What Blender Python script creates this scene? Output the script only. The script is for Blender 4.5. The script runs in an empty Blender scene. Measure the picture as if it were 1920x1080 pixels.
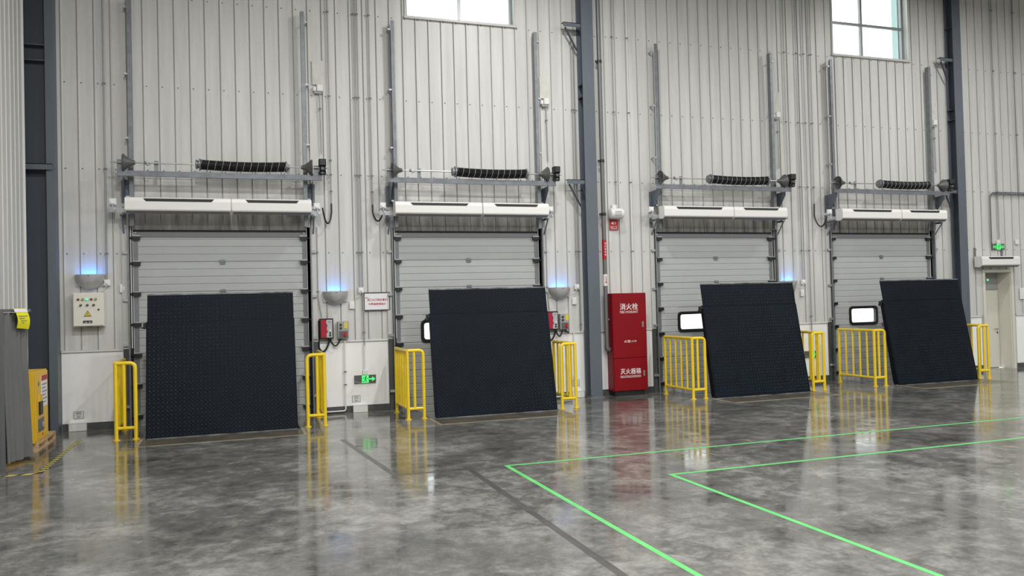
import bpy, bmesh, math, random
from mathutils import Vector, Matrix
random.seed(7)
PI = math.pi
SC = bpy.context.scene
COL = SC.collection

# ------------------------------------------------------------------ camera, world, lights, exposure
cam = bpy.data.cameras.new('camera')
cam.lens = 28.664
cam.sensor_width = 36.0
cam.clip_end = 500
co = bpy.data.objects.new('camera', cam)
COL.objects.link(co)
YAW, PIT, ROL = 0.328756, 0.018149, -0.025664
cy, sy, cp, sp = math.cos(YAW), math.sin(YAW), math.cos(PIT), math.sin(PIT)
r0 = Vector((cy, -sy, 0)); f0 = Vector((sy * cp, cy * cp, sp)); u0 = Vector((-sy * sp, -cy * sp, cp))
R_ = math.cos(ROL) * r0 + math.sin(ROL) * u0
U_ = -math.sin(ROL) * r0 + math.cos(ROL) * u0
B_ = -f0
co.matrix_world = Matrix(((R_.x, U_.x, B_.x, 2.1745), (R_.y, U_.y, B_.y, -16.0616), (R_.z, U_.z, B_.z, 2.05), (0, 0, 0, 1)))
SC.camera = co

SC.view_settings.view_transform = 'Standard'
SC.view_settings.look = 'None'
SC.view_settings.exposure = 0.0
SC.view_settings.gamma = 1.0
SC.view_settings.use_curve_mapping = False

w = bpy.data.worlds.new('overcast_sky')
SC.world = w
w.use_nodes = True
bg = w.node_tree.nodes['Background']
bg.inputs[0].default_value = (0.93, 0.97, 1.0, 1)
bg.inputs[1].default_value = 3.2

LAMPS = [(7.8, -3.9, 250.0), (18.3, -3.9, 190.0), (28.8, -3.9, 150.0)]
LAMPS += [(x, y, p) for y in (-9.5, -15.5, -22.0) for x, p in ((2.2, 430.0), (7.8, 320.0), (13.0, 280.0), (18.3, 230.0), (23.5, 190.0), (28.8, 190.0))]  # rear rows added as fill, powers graded to balance brightness across the hall
for lx, ly, lw in LAMPS:
    l = bpy.data.lights.new('bay_or_fill_light', 'AREA')
    l.shape = 'DISK'
    l.size = 0.45
    l.energy = lw
    l.color = (1.0, 0.992, 0.97)
    lo = bpy.data.objects.new('bay_or_fill_light', l)
    lo.location = (lx, ly, 9.5)
    COL.objects.link(lo)

# ------------------------------------------------------------------ materials
def nd(nt, t, **k):
    n = nt.nodes.new(t)
    for a, b in k.items():
        setattr(n, a, b)
    return n

def mat(name, col, rough=0.5, metal=0.0, spec=0.5, var=0.0, vscale=(3, 3, 3), vdetail=4, bump=0.0, bscale=60, emit=None, estr=0.0, rvar=0.0, coat=0.0):
    m = bpy.data.materials.new(name)
    m.use_nodes = True
    nt = m.node_tree
    p = nt.nodes['Principled BSDF']
    p.inputs['Base Color'].default_value = (*col, 1)
    p.inputs['Roughness'].default_value = rough
    p.inputs['Metallic'].default_value = metal
    p.inputs['Specular IOR Level'].default_value = spec
    p.inputs['Coat Weight'].default_value = coat
    if emit:
        p.inputs['Emission Color'].default_value = (*emit, 1)
        p.inputs['Emission Strength'].default_value = estr
    if var or bump or rvar:
        g = nd(nt, 'ShaderNodeNewGeometry')
        mp = nd(nt, 'ShaderNodeMapping')
        mp.inputs['Scale'].default_value = vscale
        nt.links.new(g.outputs['Position'], mp.inputs['Vector'])
        no = nd(nt, 'ShaderNodeTexNoise')
        no.inputs['Scale'].default_value = 1.0
        no.inputs['Detail'].default_value = vdetail
        no.inputs['Roughness'].default_value = 0.6
        nt.links.new(mp.outputs[0], no.inputs['Vector'])
        if var:
            mr = nd(nt, 'ShaderNodeMapRange')
            mr.inputs['From Min'].default_value = 0.3
            mr.inputs['From Max'].default_value = 0.7
            mr.inputs['To Min'].default_value = 1 - var
            mr.inputs['To Max'].default_value = 1 + var
            nt.links.new(no.outputs['Fac'], mr.inputs['Value'])
            mx = nd(nt, 'ShaderNodeVectorMath', operation='SCALE')
            mx.inputs[0].default_value = col
            nt.links.new(mr.outputs[0], mx.inputs['Scale'])
            nt.links.new(mx.outputs[0], p.inputs['Base Color'])
        if rvar:
            mr = nd(nt, 'ShaderNodeMapRange')
            mr.inputs['To Min'].default_value = rough - rvar
            mr.inputs['To Max'].default_value = rough + rvar
            mr.inputs['From Min'].default_value = 0.3
            mr.inputs['From Max'].default_value = 0.7
            nt.links.new(no.outputs['Fac'], mr.inputs['Value'])
            nt.links.new(mr.outputs[0], p.inputs['Roughness'])
        if bump:
            n2 = nd(nt, 'ShaderNodeTexNoise')
            n2.inputs['Scale'].default_value = bscale
            nt.links.new(g.outputs['Position'], n2.inputs['Vector'])
            b = nd(nt, 'ShaderNodeBump')
            b.inputs['Strength'].default_value = bump
            b.inputs['Distance'].default_value = 0.01
            nt.links.new(n2.outputs['Fac'], b.inputs['Height'])
            nt.links.new(b.outputs[0], p.inputs['Normal'])
    return m

M = {}
M['sheet'] = mat('painted_sheet', (0.61, 0.607, 0.585), 0.42, var=0.11, vscale=(6, 6, 0.4), vdetail=8)
M['joint'] = mat('joint_grey', (0.46, 0.457, 0.44), 0.6)
M['trim'] = mat('sheet_trim', (0.55, 0.548, 0.525), 0.4, var=0.06, vscale=(5, 5, 0.6))
M['white_wall'] = mat('white_paint', (0.90, 0.898, 0.885), 0.6, var=0.03, vscale=(1.5, 1.5, 1.2), bump=0.08, bscale=90)
M['base'] = mat('baseboard_dark', (0.075, 0.078, 0.08), 0.5, var=0.2, vscale=(4, 4, 10))
M['jamb'] = mat('jamb_dark', (0.07, 0.073, 0.075), 0.45, var=0.25, vscale=(5, 5, 1))
M['rubber'] = mat('black_rubber', (0.012, 0.012, 0.013), 0.6)
M['black'] = mat('black_plastic', (0.015, 0.015, 0.017), 0.4)
M['hose'] = mat('black_hose', (0.012, 0.012, 0.013), 0.45)
M['column'] = mat('column_paint', (0.105, 0.126, 0.152), 0.45, var=0.06, vscale=(2, 2, 1))
M['column_shaded'] = mat('column_paint_shaded', (0.055, 0.066, 0.085), 0.5, var=0.06, vscale=(2, 2, 1))  # darker copy of the column paint, with shade put into the colour
M['beam'] = mat('beam_galvanised', (0.185, 0.198, 0.218), 0.42, 0.4, var=0.2, vscale=(6, 6, 6))
M['galv'] = mat('galvanised', (0.42, 0.44, 0.46), 0.38, 0.55, var=0.14, vscale=(9, 9, 9), rvar=0.1)
M['galv_dark'] = mat('galvanised_dark', (0.22, 0.235, 0.25), 0.42, 0.45, var=0.15, vscale=(9, 9, 9))
M['galv_blue'] = mat('galvanised_blue', (0.14, 0.165, 0.195), 0.42, 0.4, var=0.15, vscale=(9, 9, 9))
M['steel'] = mat('bright_steel', (0.6, 0.6, 0.58), 0.3, 0.9)
M['drum'] = mat('cast_drum', (0.11, 0.11, 0.107), 0.45, 0.3)
M['spring'] = mat('spring_black', (0.006, 0.006, 0.0065), 0.42, 0.0, 0.3)
M['stripe'] = mat('stripe_white', (0.55, 0.55, 0.54), 0.5)
M['door'] = mat('door_skin', (0.445, 0.46, 0.458), 0.38, var=0.03, vscale=(2, 2, 3))
M['stile'] = mat('door_stile', (0.21, 0.22, 0.23), 0.4, 0.2, var=0.08)
M['topseal'] = mat('door_top_rail', (0.17, 0.175, 0.18), 0.45)
M['air'] = mat('air_curtain_white', (0.83, 0.815, 0.785), 0.35)
M['air_grey'] = mat('air_curtain_outlet', (0.22, 0.21, 0.2), 0.45)
M['plate'] = mat('plate_black', (0.0042, 0.0080, 0.0140), 0.42, 0.0, 0.09, var=0.25, vscale=(2.5, 2.5, 2.5), vdetail=6, rvar=0.06)
M['lug'] = mat('plate_lug', (0.011, 0.016, 0.023), 0.30, 0.0, 0.35)
M['plate_edge'] = mat('plate_edge', (0.20, 0.21, 0.215), 0.35, 0.4, var=0.75, vscale=(3, 3, 3))
M['yellow'] = mat('yellow_paint', (0.82, 0.585, 0.022), 0.28, var=0.05, vscale=(4, 4, 4), coat=0.2)
M['cab_yellow'] = mat('cabinet_yellow', (0.76, 0.47, 0.03), 0.4, var=0.03)
M['red'] = mat('hydrant_red', (0.225, 0.003, 0.008), 0.38, 0.0, 0.28, var=0.03)
M['sign_red'] = mat('sign_red', (0.42, 0.012, 0.02), 0.45)
M['white'] = mat('white_plastic', (0.78, 0.78, 0.76), 0.4)
M['paper'] = mat('paper_white', (0.80, 0.79, 0.82), 0.6)
M['print_red'] = mat('print_red', (0.42, 0.03, 0.05), 0.6)
M['print_white'] = mat('print_white', (0.85, 0.8, 0.8), 0.6)
M['print_grey'] = mat('print_grey', (0.18, 0.18, 0.18), 0.6)
M['conduit'] = mat('conduit_grey', (0.36, 0.365, 0.365), 0.42, 0.3)
M['conduit_white'] = mat('conduit_white', (0.78, 0.78, 0.76), 0.4)
M['pipe'] = mat('pipe_grey', (0.17, 0.175, 0.175), 0.42, 0.25)
M['bowl'] = mat('bowl_silver', (0.52, 0.52, 0.53), 0.35, 0.35)
M['panel'] = mat('panel_cream', (0.76, 0.74, 0.66), 0.4)
M['green_lit'] = mat('green_lit', (0.05, 0.6, 0.12), 0.4, emit=(0.06, 0.9, 0.16), estr=1.1)
M['green_led'] = mat('green_led', (0.05, 0.5, 0.3), 0.4, emit=(0.1, 0.9, 0.45), estr=1.2)
M['uv'] = mat('uv_tube', (0.3, 0.5, 1.0), 0.4, emit=(0.1, 0.4, 1.0), estr=6.0)
M['sign_grey'] = mat('sign_grey', (0.11, 0.11, 0.115), 0.4)
M['curtain'] = mat('curtain_grey', (0.125, 0.125, 0.125), 0.8, var=0.1, vscale=(8, 8, 1.2), bump=0.1, bscale=150)
M['screen_frame'] = mat('screen_frame_grey', (0.13, 0.135, 0.14), 0.5)
M['note'] = mat('note_yellow', (0.80, 0.76, 0.02), 0.6)
M['wood'] = mat('pallet_wood', (0.52, 0.36, 0.20), 0.65, var=0.25, vscale=(20, 3, 20))
M['tape_green'] = mat('tape_green', (0.12, 0.53, 0.15), 0.4, var=0.12)
M['tape_dark'] = mat('tape_dark', (0.072, 0.070, 0.066), 0.3, var=0.35, vscale=(12, 3, 3))
M['tape_black'] = mat('tape_black', (0.02, 0.02, 0.02), 0.4)
M['tape_yellow'] = mat('tape_yellow', (0.75, 0.68, 0.10), 0.4)
M['patch'] = mat('pit_concrete', (0.105, 0.092, 0.072), 0.25, var=0.35, vscale=(3, 3, 3))
M['strip'] = mat('pit_strip', (0.30, 0.26, 0.18), 0.4, var=0.25, vscale=(5, 5, 5))
M['putty'] = mat('putty_patch', (0.63, 0.615, 0.57), 0.6, var=0.1, vscale=(8, 8, 6))
M['frame_alu'] = mat('window_frame_alu', (0.30, 0.31, 0.31), 0.4, 0.3)
M['door_white'] = mat('door_ivory', (0.68, 0.66, 0.58), 0.45)
M['ctl_grey'] = mat('control_grey', (0.33, 0.33, 0.33), 0.45)
M['ctl_red'] = mat('control_red', (0.38, 0.01, 0.035), 0.4)
M['knob_red'] = mat('knob_red', (0.5, 0.03, 0.015), 0.4)
M['label_yellow'] = mat('label_yellow', (0.7, 0.58, 0.03), 0.5)
M['ceiling'] = mat('ceiling_sheet', (0.34, 0.34, 0.335), 0.6)
M['apron'] = mat('apron_concrete', (0.55, 0.55, 0.5), 0.8, var=0.1)
M['pitwall'] = mat('pit_wall', (0.12, 0.115, 0.105), 0.7, var=0.2)

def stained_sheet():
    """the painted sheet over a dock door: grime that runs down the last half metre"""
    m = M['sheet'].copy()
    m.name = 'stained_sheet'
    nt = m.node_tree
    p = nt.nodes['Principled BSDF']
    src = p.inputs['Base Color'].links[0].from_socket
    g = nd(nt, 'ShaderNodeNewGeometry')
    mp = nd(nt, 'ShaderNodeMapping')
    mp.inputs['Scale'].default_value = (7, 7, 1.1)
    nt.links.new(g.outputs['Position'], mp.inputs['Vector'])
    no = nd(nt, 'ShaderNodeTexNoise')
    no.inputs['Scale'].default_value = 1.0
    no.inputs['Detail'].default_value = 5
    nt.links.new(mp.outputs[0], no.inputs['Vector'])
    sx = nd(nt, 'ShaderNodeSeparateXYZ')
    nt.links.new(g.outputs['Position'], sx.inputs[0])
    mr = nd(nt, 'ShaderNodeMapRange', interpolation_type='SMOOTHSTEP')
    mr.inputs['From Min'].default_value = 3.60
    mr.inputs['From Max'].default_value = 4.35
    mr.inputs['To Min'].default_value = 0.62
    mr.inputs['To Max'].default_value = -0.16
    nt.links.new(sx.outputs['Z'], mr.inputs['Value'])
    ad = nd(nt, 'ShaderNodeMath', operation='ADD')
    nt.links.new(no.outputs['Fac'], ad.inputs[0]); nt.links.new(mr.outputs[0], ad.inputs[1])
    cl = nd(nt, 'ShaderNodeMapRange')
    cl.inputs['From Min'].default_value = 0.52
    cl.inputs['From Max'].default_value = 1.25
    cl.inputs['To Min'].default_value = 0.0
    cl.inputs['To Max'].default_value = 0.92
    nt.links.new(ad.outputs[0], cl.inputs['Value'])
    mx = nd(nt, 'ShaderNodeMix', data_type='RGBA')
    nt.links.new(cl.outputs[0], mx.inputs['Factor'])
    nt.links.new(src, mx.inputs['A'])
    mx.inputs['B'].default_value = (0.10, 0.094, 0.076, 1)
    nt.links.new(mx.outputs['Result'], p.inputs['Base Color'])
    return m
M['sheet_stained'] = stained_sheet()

def glass():
    m = bpy.data.materials.new('clear_glass')
    m.use_nodes = True
    nt = m.node_tree
    for n in list(nt.nodes):
        nt.nodes.remove(n)
    o = nd(nt, 'ShaderNodeOutputMaterial')
    t = nd(nt, 'ShaderNodeBsdfTransparent')
    t.inputs[0].default_value = (0.93, 0.96, 0.95, 1)
    g = nd(nt, 'ShaderNodeBsdfGlossy')
    g.inputs['Roughness'].default_value = 0.03
    mx = nd(nt, 'ShaderNodeMixShader')
    mx.inputs[0].default_value = 0.06
    nt.links.new(t.outputs[0], mx.inputs[1]); nt.links.new(g.outputs[0], mx.inputs[2]); nt.links.new(mx.outputs[0], o.inputs[0])
    return m
M['glass'] = glass()

def floor_mat():
    m = bpy.data.materials.new('polished_concrete')
    m.use_nodes = True
    nt = m.node_tree
    p = nt.nodes['Principled BSDF']
    g = nd(nt, 'ShaderNodeNewGeometry')
    def noise(scale, detail, rough=0.6, dist=0.0):
        n = nd(nt, 'ShaderNodeTexNoise')
        n.inputs['Scale'].default_value = scale
        n.inputs['Detail'].default_value = detail
        n.inputs['Roughness'].default_value = rough
        n.inputs['Distortion'].default_value = dist
        nt.links.new(g.outputs['Position'], n.inputs['Vector'])
        return n
    a = noise(0.8, 8, 0.62, 0.4); b = noise(4.2, 8, 0.66, 0.4); c = noise(17, 5, 0.65)
    def math_(op, x, y):
        n = nd(nt, 'ShaderNodeMath', operation=op)
        for i, v in enumerate((x, y)):
            if hasattr(v, 'outputs'):
                nt.links.new(v.outputs[0], n.inputs[i])
            else:
                n.inputs[i].default_value = v
        return n
    s = math_('ADD', math_('MULTIPLY', a, 0.44), math_('ADD', math_('MULTIPLY', b, 0.41), math_('MULTIPLY', c, 0.15)))
    cr = nd(nt, 'ShaderNodeValToRGB')
    e = cr.color_ramp.elements
    e[0].position = 0.38; e[0].color = (0.056, 0.054, 0.049, 1)
    e[1].position = 0.64; e[1].color = (0.325, 0.32, 0.30, 1)
    x = cr.color_ramp.elements.new(0.50); x.color = (0.140, 0.137, 0.126, 1)
    nt.links.new(s.outputs[0], cr.inputs[0])
    nt.links.new(cr.outputs[0], p.inputs['Base Color'])
    mr = nd(nt, 'ShaderNodeMapRange')
    mr.inputs['From Min'].default_value = 0.35; mr.inputs['From Max'].default_value = 0.65
    mr.inputs['To Min'].default_value = 0.05; mr.inputs['To Max'].default_value = 0.17
    nt.links.new(b.outputs['Fac'], mr.inputs['Value'])
    nt.links.new(mr.outputs[0], p.inputs['Roughness'])
    p.inputs['Specular IOR Level'].default_value = 0.68
    bp = nd(nt, 'ShaderNodeBump')
    bp.inputs['Strength'].default_value = 0.03
    bp.inputs['Distance'].default_value = 0.01
    nt.links.new(b.outputs['Fac'], bp.inputs['Height'])
    nt.links.new(bp.outputs[0], p.inputs['Normal'])
    return m
M['floor'] = floor_mat()

# ------------------------------------------------------------------ mesh helpers
class MB:
    """collects simple solids, build() links them as one mesh object"""
    def __init__(s):
        s.v = []; s.f = []
    def add(s, vs, fs):
        n = len(s.v)
        s.v += [tuple(p) for p in vs]
        s.f += [tuple(i + n for i in q) for q in fs]
        return s
    def box(s, x0, x1, y0, y1, z0, z1):
        return s.add([(x0, y0, z0), (x1, y0, z0), (x1, y1, z0), (x0, y1, z0), (x0, y0, z1), (x1, y0, z1), (x1, y1, z1), (x0, y1, z1)],
                     [(0, 3, 2, 1), (4, 5, 6, 7), (0, 1, 5, 4), (1, 2, 6, 5), (2, 3, 7, 6), (3, 0, 4, 7)])
    def cbox(s, x0, x1, y0, y1, z0, z1, c=0.01):
        """box with its four front edges (towards -y) chamfered"""
        vs = [(x0, y1, z0), (x1, y1, z0), (x1, y1, z1), (x0, y1, z1),
              (x0, y0 + c, z0), (x1, y0 + c, z0), (x1, y0 + c, z1), (x0, y0 + c, z1),
              (x0 + c, y0, z0 + c), (x1 - c, y0, z0 + c), (x1 - c, y0, z1 - c), (x0 + c, y0, z1 - c)]
        return s.add(vs, [(0, 1, 2, 3)[::-1], (0, 1, 5, 4), (1, 2, 6, 5), (2, 3, 7, 6), (3, 0, 4, 7), (4, 5, 9, 8), (5, 6, 10, 9), (6, 7, 11, 10), (7, 4, 8, 11), (8, 9, 10, 11)])
    def prism(s, poly, axis, a, b):
        """extrude a 2d polygon along axis from a to b; axis x: (y,z), y: (x,z), z: (x,y)"""
        n = len(poly)
        def P(p, t):
            return {'x': (t, p[0], p[1]), 'y': (p[0], t, p[1]), 'z': (p[0], p[1], t)}[axis]
        vs = [P(p, a) for p in poly] + [P(p, b) for p in poly]
        fs = [tuple(range(n))[::-1], tuple(range(n, 2 * n))] + [(i, (i + 1) % n, (i + 1) % n + n, i + n) for i in range(n)]
        return s.add(vs, fs)
    def tube(s, pts, r, n=8):
        pts = [Vector(p) for p in pts]
        rs = r if isinstance(r, (list, tuple)) else [r] * len(pts)
        vs = []; fs = []
        d = (pts[1] - pts[0]).normalized()
        up = Vector((0, 0, 1)) if abs(d.z) < 0.9 else Vector((1, 0, 0))
        a = d.cross(up).normalized()
        for i, p in enumerate(pts):
            if i == 0: t = pts[1] - p
            elif i == len(pts) - 1: t = p - pts[i - 1]
            else: t = (pts[i + 1] - p).normalized() + (p - pts[i - 1]).normalized()
            t.normalize()
            a = (a - t * a.dot(t)).normalized()
            b = t.cross(a)
            k = 1.0
            if 0 < i < len(pts) - 1:
                k = 1.0 / max(0.5, math.sqrt(max(0.05, (1 + (pts[i + 1] - p).normalized().dot((p - pts[i - 1]).normalized())) / 2)))
            for j in range(n):
                q = 2 * PI * (j + 0.5) / n
                vs.append(p + (a * math.cos(q) + b * math.sin(q)) * rs[i] * (k if k < 1.5 else 1.5))
        for i in range(len(pts) - 1):
            for j in range(n):
                fs.append((i * n + j, i * n + (j + 1) % n, (i + 1) * n + (j + 1) % n, (i + 1) * n + j))
        fs.append(tuple(range(n))[::-1])
        m = (len(pts) - 1) * n
        fs.append(tuple(range(m, m + n)))
        return s.add(vs, fs)
    def lathe_x(s, prof, cx, cyy, cz, n=20):
        """prof: list of (x, r) around an x-parallel axis; closed with caps"""
        vs = []; fs = []
        for x, r in prof:
            for j in range(n):
                q = 2 * PI * j / n
                vs.append((cx + x, cyy + r * math.cos(q), cz + r * math.sin(q)))
        for i in range(len(prof) - 1):
            for j in range(n):
                fs.append((i * n + j, (i + 1) * n + j, (i + 1) * n + (j + 1) % n, i * n + (j + 1) % n))
        fs.append(tuple(range(n)))
        m = (len(prof) - 1) * n
        fs.append(tuple(range(m, m + n))[::-1])
        return s.add(vs, fs)
    def disc(s, x, y, z, r, d, n=12):
        """short cylinder facing -y"""
        return s.tube([(x, y, z), (x, y - d, z)], r, n)
    def build(s, name, m, parent=None, loc=None, smooth=False, kind=None):
        me = bpy.data.meshes.new(name)
        me.from_pydata(s.v, [], s.f)
        me.materials.append(m)
        bm = bmesh.new(); bm.from_mesh(me)
        bmesh.ops.recalc_face_normals(bm, faces=bm.faces)
        bm.to_mesh(me); bm.free()
        if smooth:
            for p in me.polygons:
                p.use_smooth = True
            try:
                me.set_sharp_from_angle(angle=math.radians(40))
            except Exception:
                pass
        o = bpy.data.objects.new(name, me)
        COL.objects.link(o)
        if parent: o.parent = parent
        if loc: o.location = loc
        if kind: o['kind'] = kind
        return o

def tag(o, label=None, cat=None, group=None, kind=None):
    if label: o['label'] = label
    if cat: o['category'] = cat
    if group: o['group'] = group
    if kind: o['kind'] = kind
    return o

def thing(name, label, cat, loc=(0, 0, 0), group=None, kind=None, rz=0):
    o = bpy.data.objects.new(name, None)
    o.empty_display_size = 0.1
    COL.objects.link(o)
    o.location = loc
    o.rotation_euler = (0, 0, rz)
    return tag(o, label, cat, group, kind)

def dup(o, loc=None, label=None, group=None, parent=None):
    c = o.copy()
    COL.objects.link(c)
    if parent: c.parent = parent
    if loc is not None: c.location = loc
    if label: c['label'] = label
    if group: c['group'] = group
    for ch in list(o.children):
        dup(ch, parent=c)
    return c

def bx(*a): return MB().box(*a)

def bend(p0, p1, p2, r, n=6):
    """points of a rounded corner p0-p1-p2"""
    p0, p1, p2 = Vector(p0), Vector(p1), Vector(p2)
    a = p1 + (p0 - p1).normalized() * r; b = p1 + (p2 - p1).normalized() * r
    return [a.lerp(p1, t).lerp(p1.lerp(b, t), t) for t in [i / n for i in range(n + 1)]]

def arc(p0, p1, drop, n=14, out=(0, 0, 0)):
    """hanging loop from p0 to p1"""
    p0, p1 = Vector(p0), Vector(p1)
    return [p0.lerp(p1, i / n) + Vector((out[0], out[1], -drop)) * math.sin(PI * i / n) ** 0.75 for i in range(n + 1)]

def lettering(text, x0, x1, z0, z1, y, m, parent, name='lettering', bold=0.0, rot=None):
    cu = bpy.data.curves.new(name, 'FONT')
    cu.body = text
    cu.size = 1
    cu.offset = bold
    cu.resolution_u = 2
    cu.align_x = 'LEFT'
    o = bpy.data.objects.new(name, cu)
    COL.objects.link(o)
    dg = bpy.context.evaluated_depsgraph_get()
    me = bpy.data.meshes.new_from_object(o.evaluated_get(dg))
    bpy.data.objects.remove(o)
    bpy.data.curves.remove(cu)
    if not me.vertices:
        return None
    xs = [v.co.x for v in me.vertices]; ys = [v.co.y for v in me.vertices]
    ax, bx_, ay, by = min(xs), max(xs), min(ys), max(ys)
    for v in me.vertices:
        u = (v.co.x - ax) / max(1e-6, bx_ - ax); t = (v.co.y - ay) / max(1e-6, by - ay)
        v.co = (x0 + (x1 - x0) * u, y, z0 + (z1 - z0) * t)
    me.materials.clear(); me.materials.append(m)
    o = bpy.data.objects.new(name, me)
    COL.objects.link(o)
    o.parent = parent
    return o

DOCK = (1.99, 6.74, 12.59, 17.31)
HW = 1.52                    # half width of a dock opening
DTOP = 3.54
ORD = ('leftmost', 'second from left', 'third from left', 'rightmost')
GIRT = (1.55, 3.11, 4.62, 6.15, 7.80, 9.4)

# ------------------------------------------------------------------ setting: floor
fl = MB()
PITW, PITY = 1.22, -1.70
XL, XR, YF = -2.2, 34.0, -30.0
fl.box(XL, XR, YF, PITY, -0.6, 0)
xs = [XL]
for c in DOCK:
    xs += [c - PITW, c + PITW]
xs.append(XR)
for i in range(0, len(xs), 2):
    fl.box(xs[i], xs[i + 1], PITY, 0.26, -0.6, 0)
for c in DOCK:
    fl.box(c - PITW, c + PITW, PITY, 0.26, -0.6, -0.45)
floor = fl.build('floor', M['floor'])
tag(floor, 'polished mottled grey concrete floor of the dock hall', 'floor', kind='structure')
for i, c in enumerate(DOCK):
    bx(c - 1.24, c + 1.22, -2.40, PITY + 0.002, 0.0005, 0.002).build('pit_edge_concrete', M['patch'], floor)
    s = MB().box(c - 1.28, c + 1.26, -2.45, -2.40, 0.0005, 0.004)
    s.box(c - 1.29, c - 1.24, -2.40, -1.62, 0.0005, 0.004).box(c + 1.22, c + 1.27, -2.40, -1.62, 0.0005, 0.004)
    s.build('pit_frame', M['strip'], floor)
    bx(c - PITW, c + PITW, PITY, PITY + 0.004, -0.45, 0).build('pit_wall', M['pitwall'], floor)

# ------------------------------------------------------------------ setting: back wall core with openings, then sheet panels
WTOP = 10.5
OPEN = [(c - HW, c + HW, -0.6, DTOP) for c in DOCK] + [(5.55, 7.84, 7.87, 9.9), (16.02, 18.33, 7.89, 9.9), (20.60, 21.50, -0.6, 2.53)]
def free_spans(x, lo, hi):
    cuts = sorted((o[2], o[3]) for o in OPEN if o[0] < x < o[1])
    z = lo; out = []
    for a, b in cuts:
        if a > z: out.append((z, a))
        z = max(z, b)
    if z < hi: out.append((z, hi))
    return out
core = MB()
bxs = sorted({-2.2, 34.0} | {o[0] for o in OPEN} | {o[1] for o in OPEN})
for a, b in zip(bxs, bxs[1:]):
    for z0, z1 in free_spans((a + b) / 2, 0.0, WTOP):
        core.box(a, b, 0.016, 0.26, z0, z1)
wall_back = core.build('wall_back', M['joint'])
tag(wall_back, 'long back wall of pale ribbed metal sheet with dock openings', 'wall', kind='structure')

# rib positions, bay by bay (the sheets were cut to each bay)
ribs = []
for anchor, lo, hi in ((2.018, -1.9, 4.45), (6.794, 4.45, 9.60), (12.561, 9.60, 14.95), (17.126, 14.95, 24.2)):
    p = 0.2655
    k0 = math.ceil((lo - anchor) / p); k1 = math.floor((hi - anchor) / p)
    for k in range(k0, k1 + 1):
        x = anchor + k * p
        if not ribs or x - ribs[-1] > 0.12:
            ribs.append(x)
RH = 0.013
pcount = 0
for a, b in zip(ribs, ribs[1:]):
    cuts = [a] + sorted(x for o in OPEN for x in (o[0], o[1]) if a + 0.004 < x < b - 0.004) + [b]
    for u, v in zip(cuts, cuts[1:]):
        if v - u < 0.006: continue
        for z0, z1 in free_spans((u + v) / 2, 1.41, 10.2):
            if z1 - z0 < 0.02: continue
            front = []
            if u == a: front += [(u, -RH), (u + 0.010, -RH), (u + 0.020, 0.0)]
            else: front += [(u, 0.0)]
            ve = v - 0.022 if v == b else v
            front += [(ve, 0.0)]
            front = [q for i, q in enumerate(front) if i == 0 or q[0] > front[i - 1][0] + 1e-5]
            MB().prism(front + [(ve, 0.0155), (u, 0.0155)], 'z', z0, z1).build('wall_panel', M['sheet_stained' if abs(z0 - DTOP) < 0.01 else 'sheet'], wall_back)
            pcount += 1
# screw heads along the girts: far too small to pick apart
sc = MB()
for z in GIRT[1:5]:
    for x in ribs:
        if any(o[0] - 0.02 < x + 0.1 < o[1] + 0.02 and o[2] < z < o[3] for o in OPEN): continue
        sc.box(x + 0.040, x + 0.058, -0.007, 0.0, z - 0.009, z + 0.009)
sc.build('screw_heads', M['jamb'], wall_back, kind='stuff')

# low white masonry, its ledge and dark skirting between the openings
lows = [(-0.70, DOCK[0] - 1.70), (DOCK[0] + 1.70, DOCK[1] - 1.70), (DOCK[1] + 1.70, 9.24), (9.60, DOCK[2] - 1.70), (DOCK[2] + 1.70, DOCK[3] - 1.70), (DOCK[3] + 1.70, 20.46), (21.66, 34.0)]
for k, (a, b) in enumerate(lows):
    bx(a, b, 0.0, 0.0155, 0.13, 1.372).build('low_wall', M['white_wall'], wall_back)
    MB().prism([(0.0155, 1.372), (-0.026, 1.372), (-0.026, 1.382), (-0.012, 1.408), (0.0155, 1.408)], 'x', a, b).build('ledge_flashing', M['trim'], wall_back)
    t = bx(a, b, -0.006, 0.0155, 0.0, 0.13).build('baseboard_back', M['base'])
    tag(t, ('dark skirting strip under the %s' % ('control panel at the far left', 'exit sign beside the framed notice', 'stretch left of the middle column', 'red hydrant cabinet', 'exit sign behind the yellow rail', 'strip left of the personnel door', 'wall right of the personnel door')[k]), 'baseboard', kind='structure')

# other walls and the ceiling (closing the hall)
wl = MB().box(-1.36, -1.16, YF, -0.52, 0, WTOP)
wall_left = wl.build('wall_left', M['joint'])
tag(wall_left, 'left side wall of the same ribbed metal sheet', 'wall', kind='structure')
y = -0.52
for k in range(26):
    y1 = y - 0.2655
    MB().prism([(-1.16, y), (-1.135 + RH, y), (-1.135 + RH, y - 0.010), (-1.135, y - 0.020), (-1.135, y1 + 0.026), (-1.16, y1 + 0.026)], 'z', 0, 10.2).build('wall_panel', M['sheet'], wall_left)
    y = y1
bx(-1.37, -1.105, -0.52, -0.50, 0, 10.2).build('end_trim', M['white'], wall_left)
t = bx(-2.4, -2.2, -0.6, 0.26, 0, WTOP).build('wall_niche', M['column_shaded']); tag(t, 'dark end of the recess behind the left steel column', 'wall', kind='structure')
t = bx(-2.2, -1.36, -0.72, -0.52, 0, WTOP).build('wall_return', M['trim']); tag(t, 'short return wall behind the left side wall', 'wall', kind='structure')
t = bx(34.0, 34.2, YF, 0.26, 0, WTOP).build('wall_right', M['sheet']); tag(t, 'far right end wall of the hall', 'wall', kind='structure')
t = bx(-1.36, 34.0, YF - 0.2, YF, 0, WTOP).build('wall_front', M['sheet']); tag(t, 'wall behind the viewer', 'wall', kind='structure')
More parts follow.
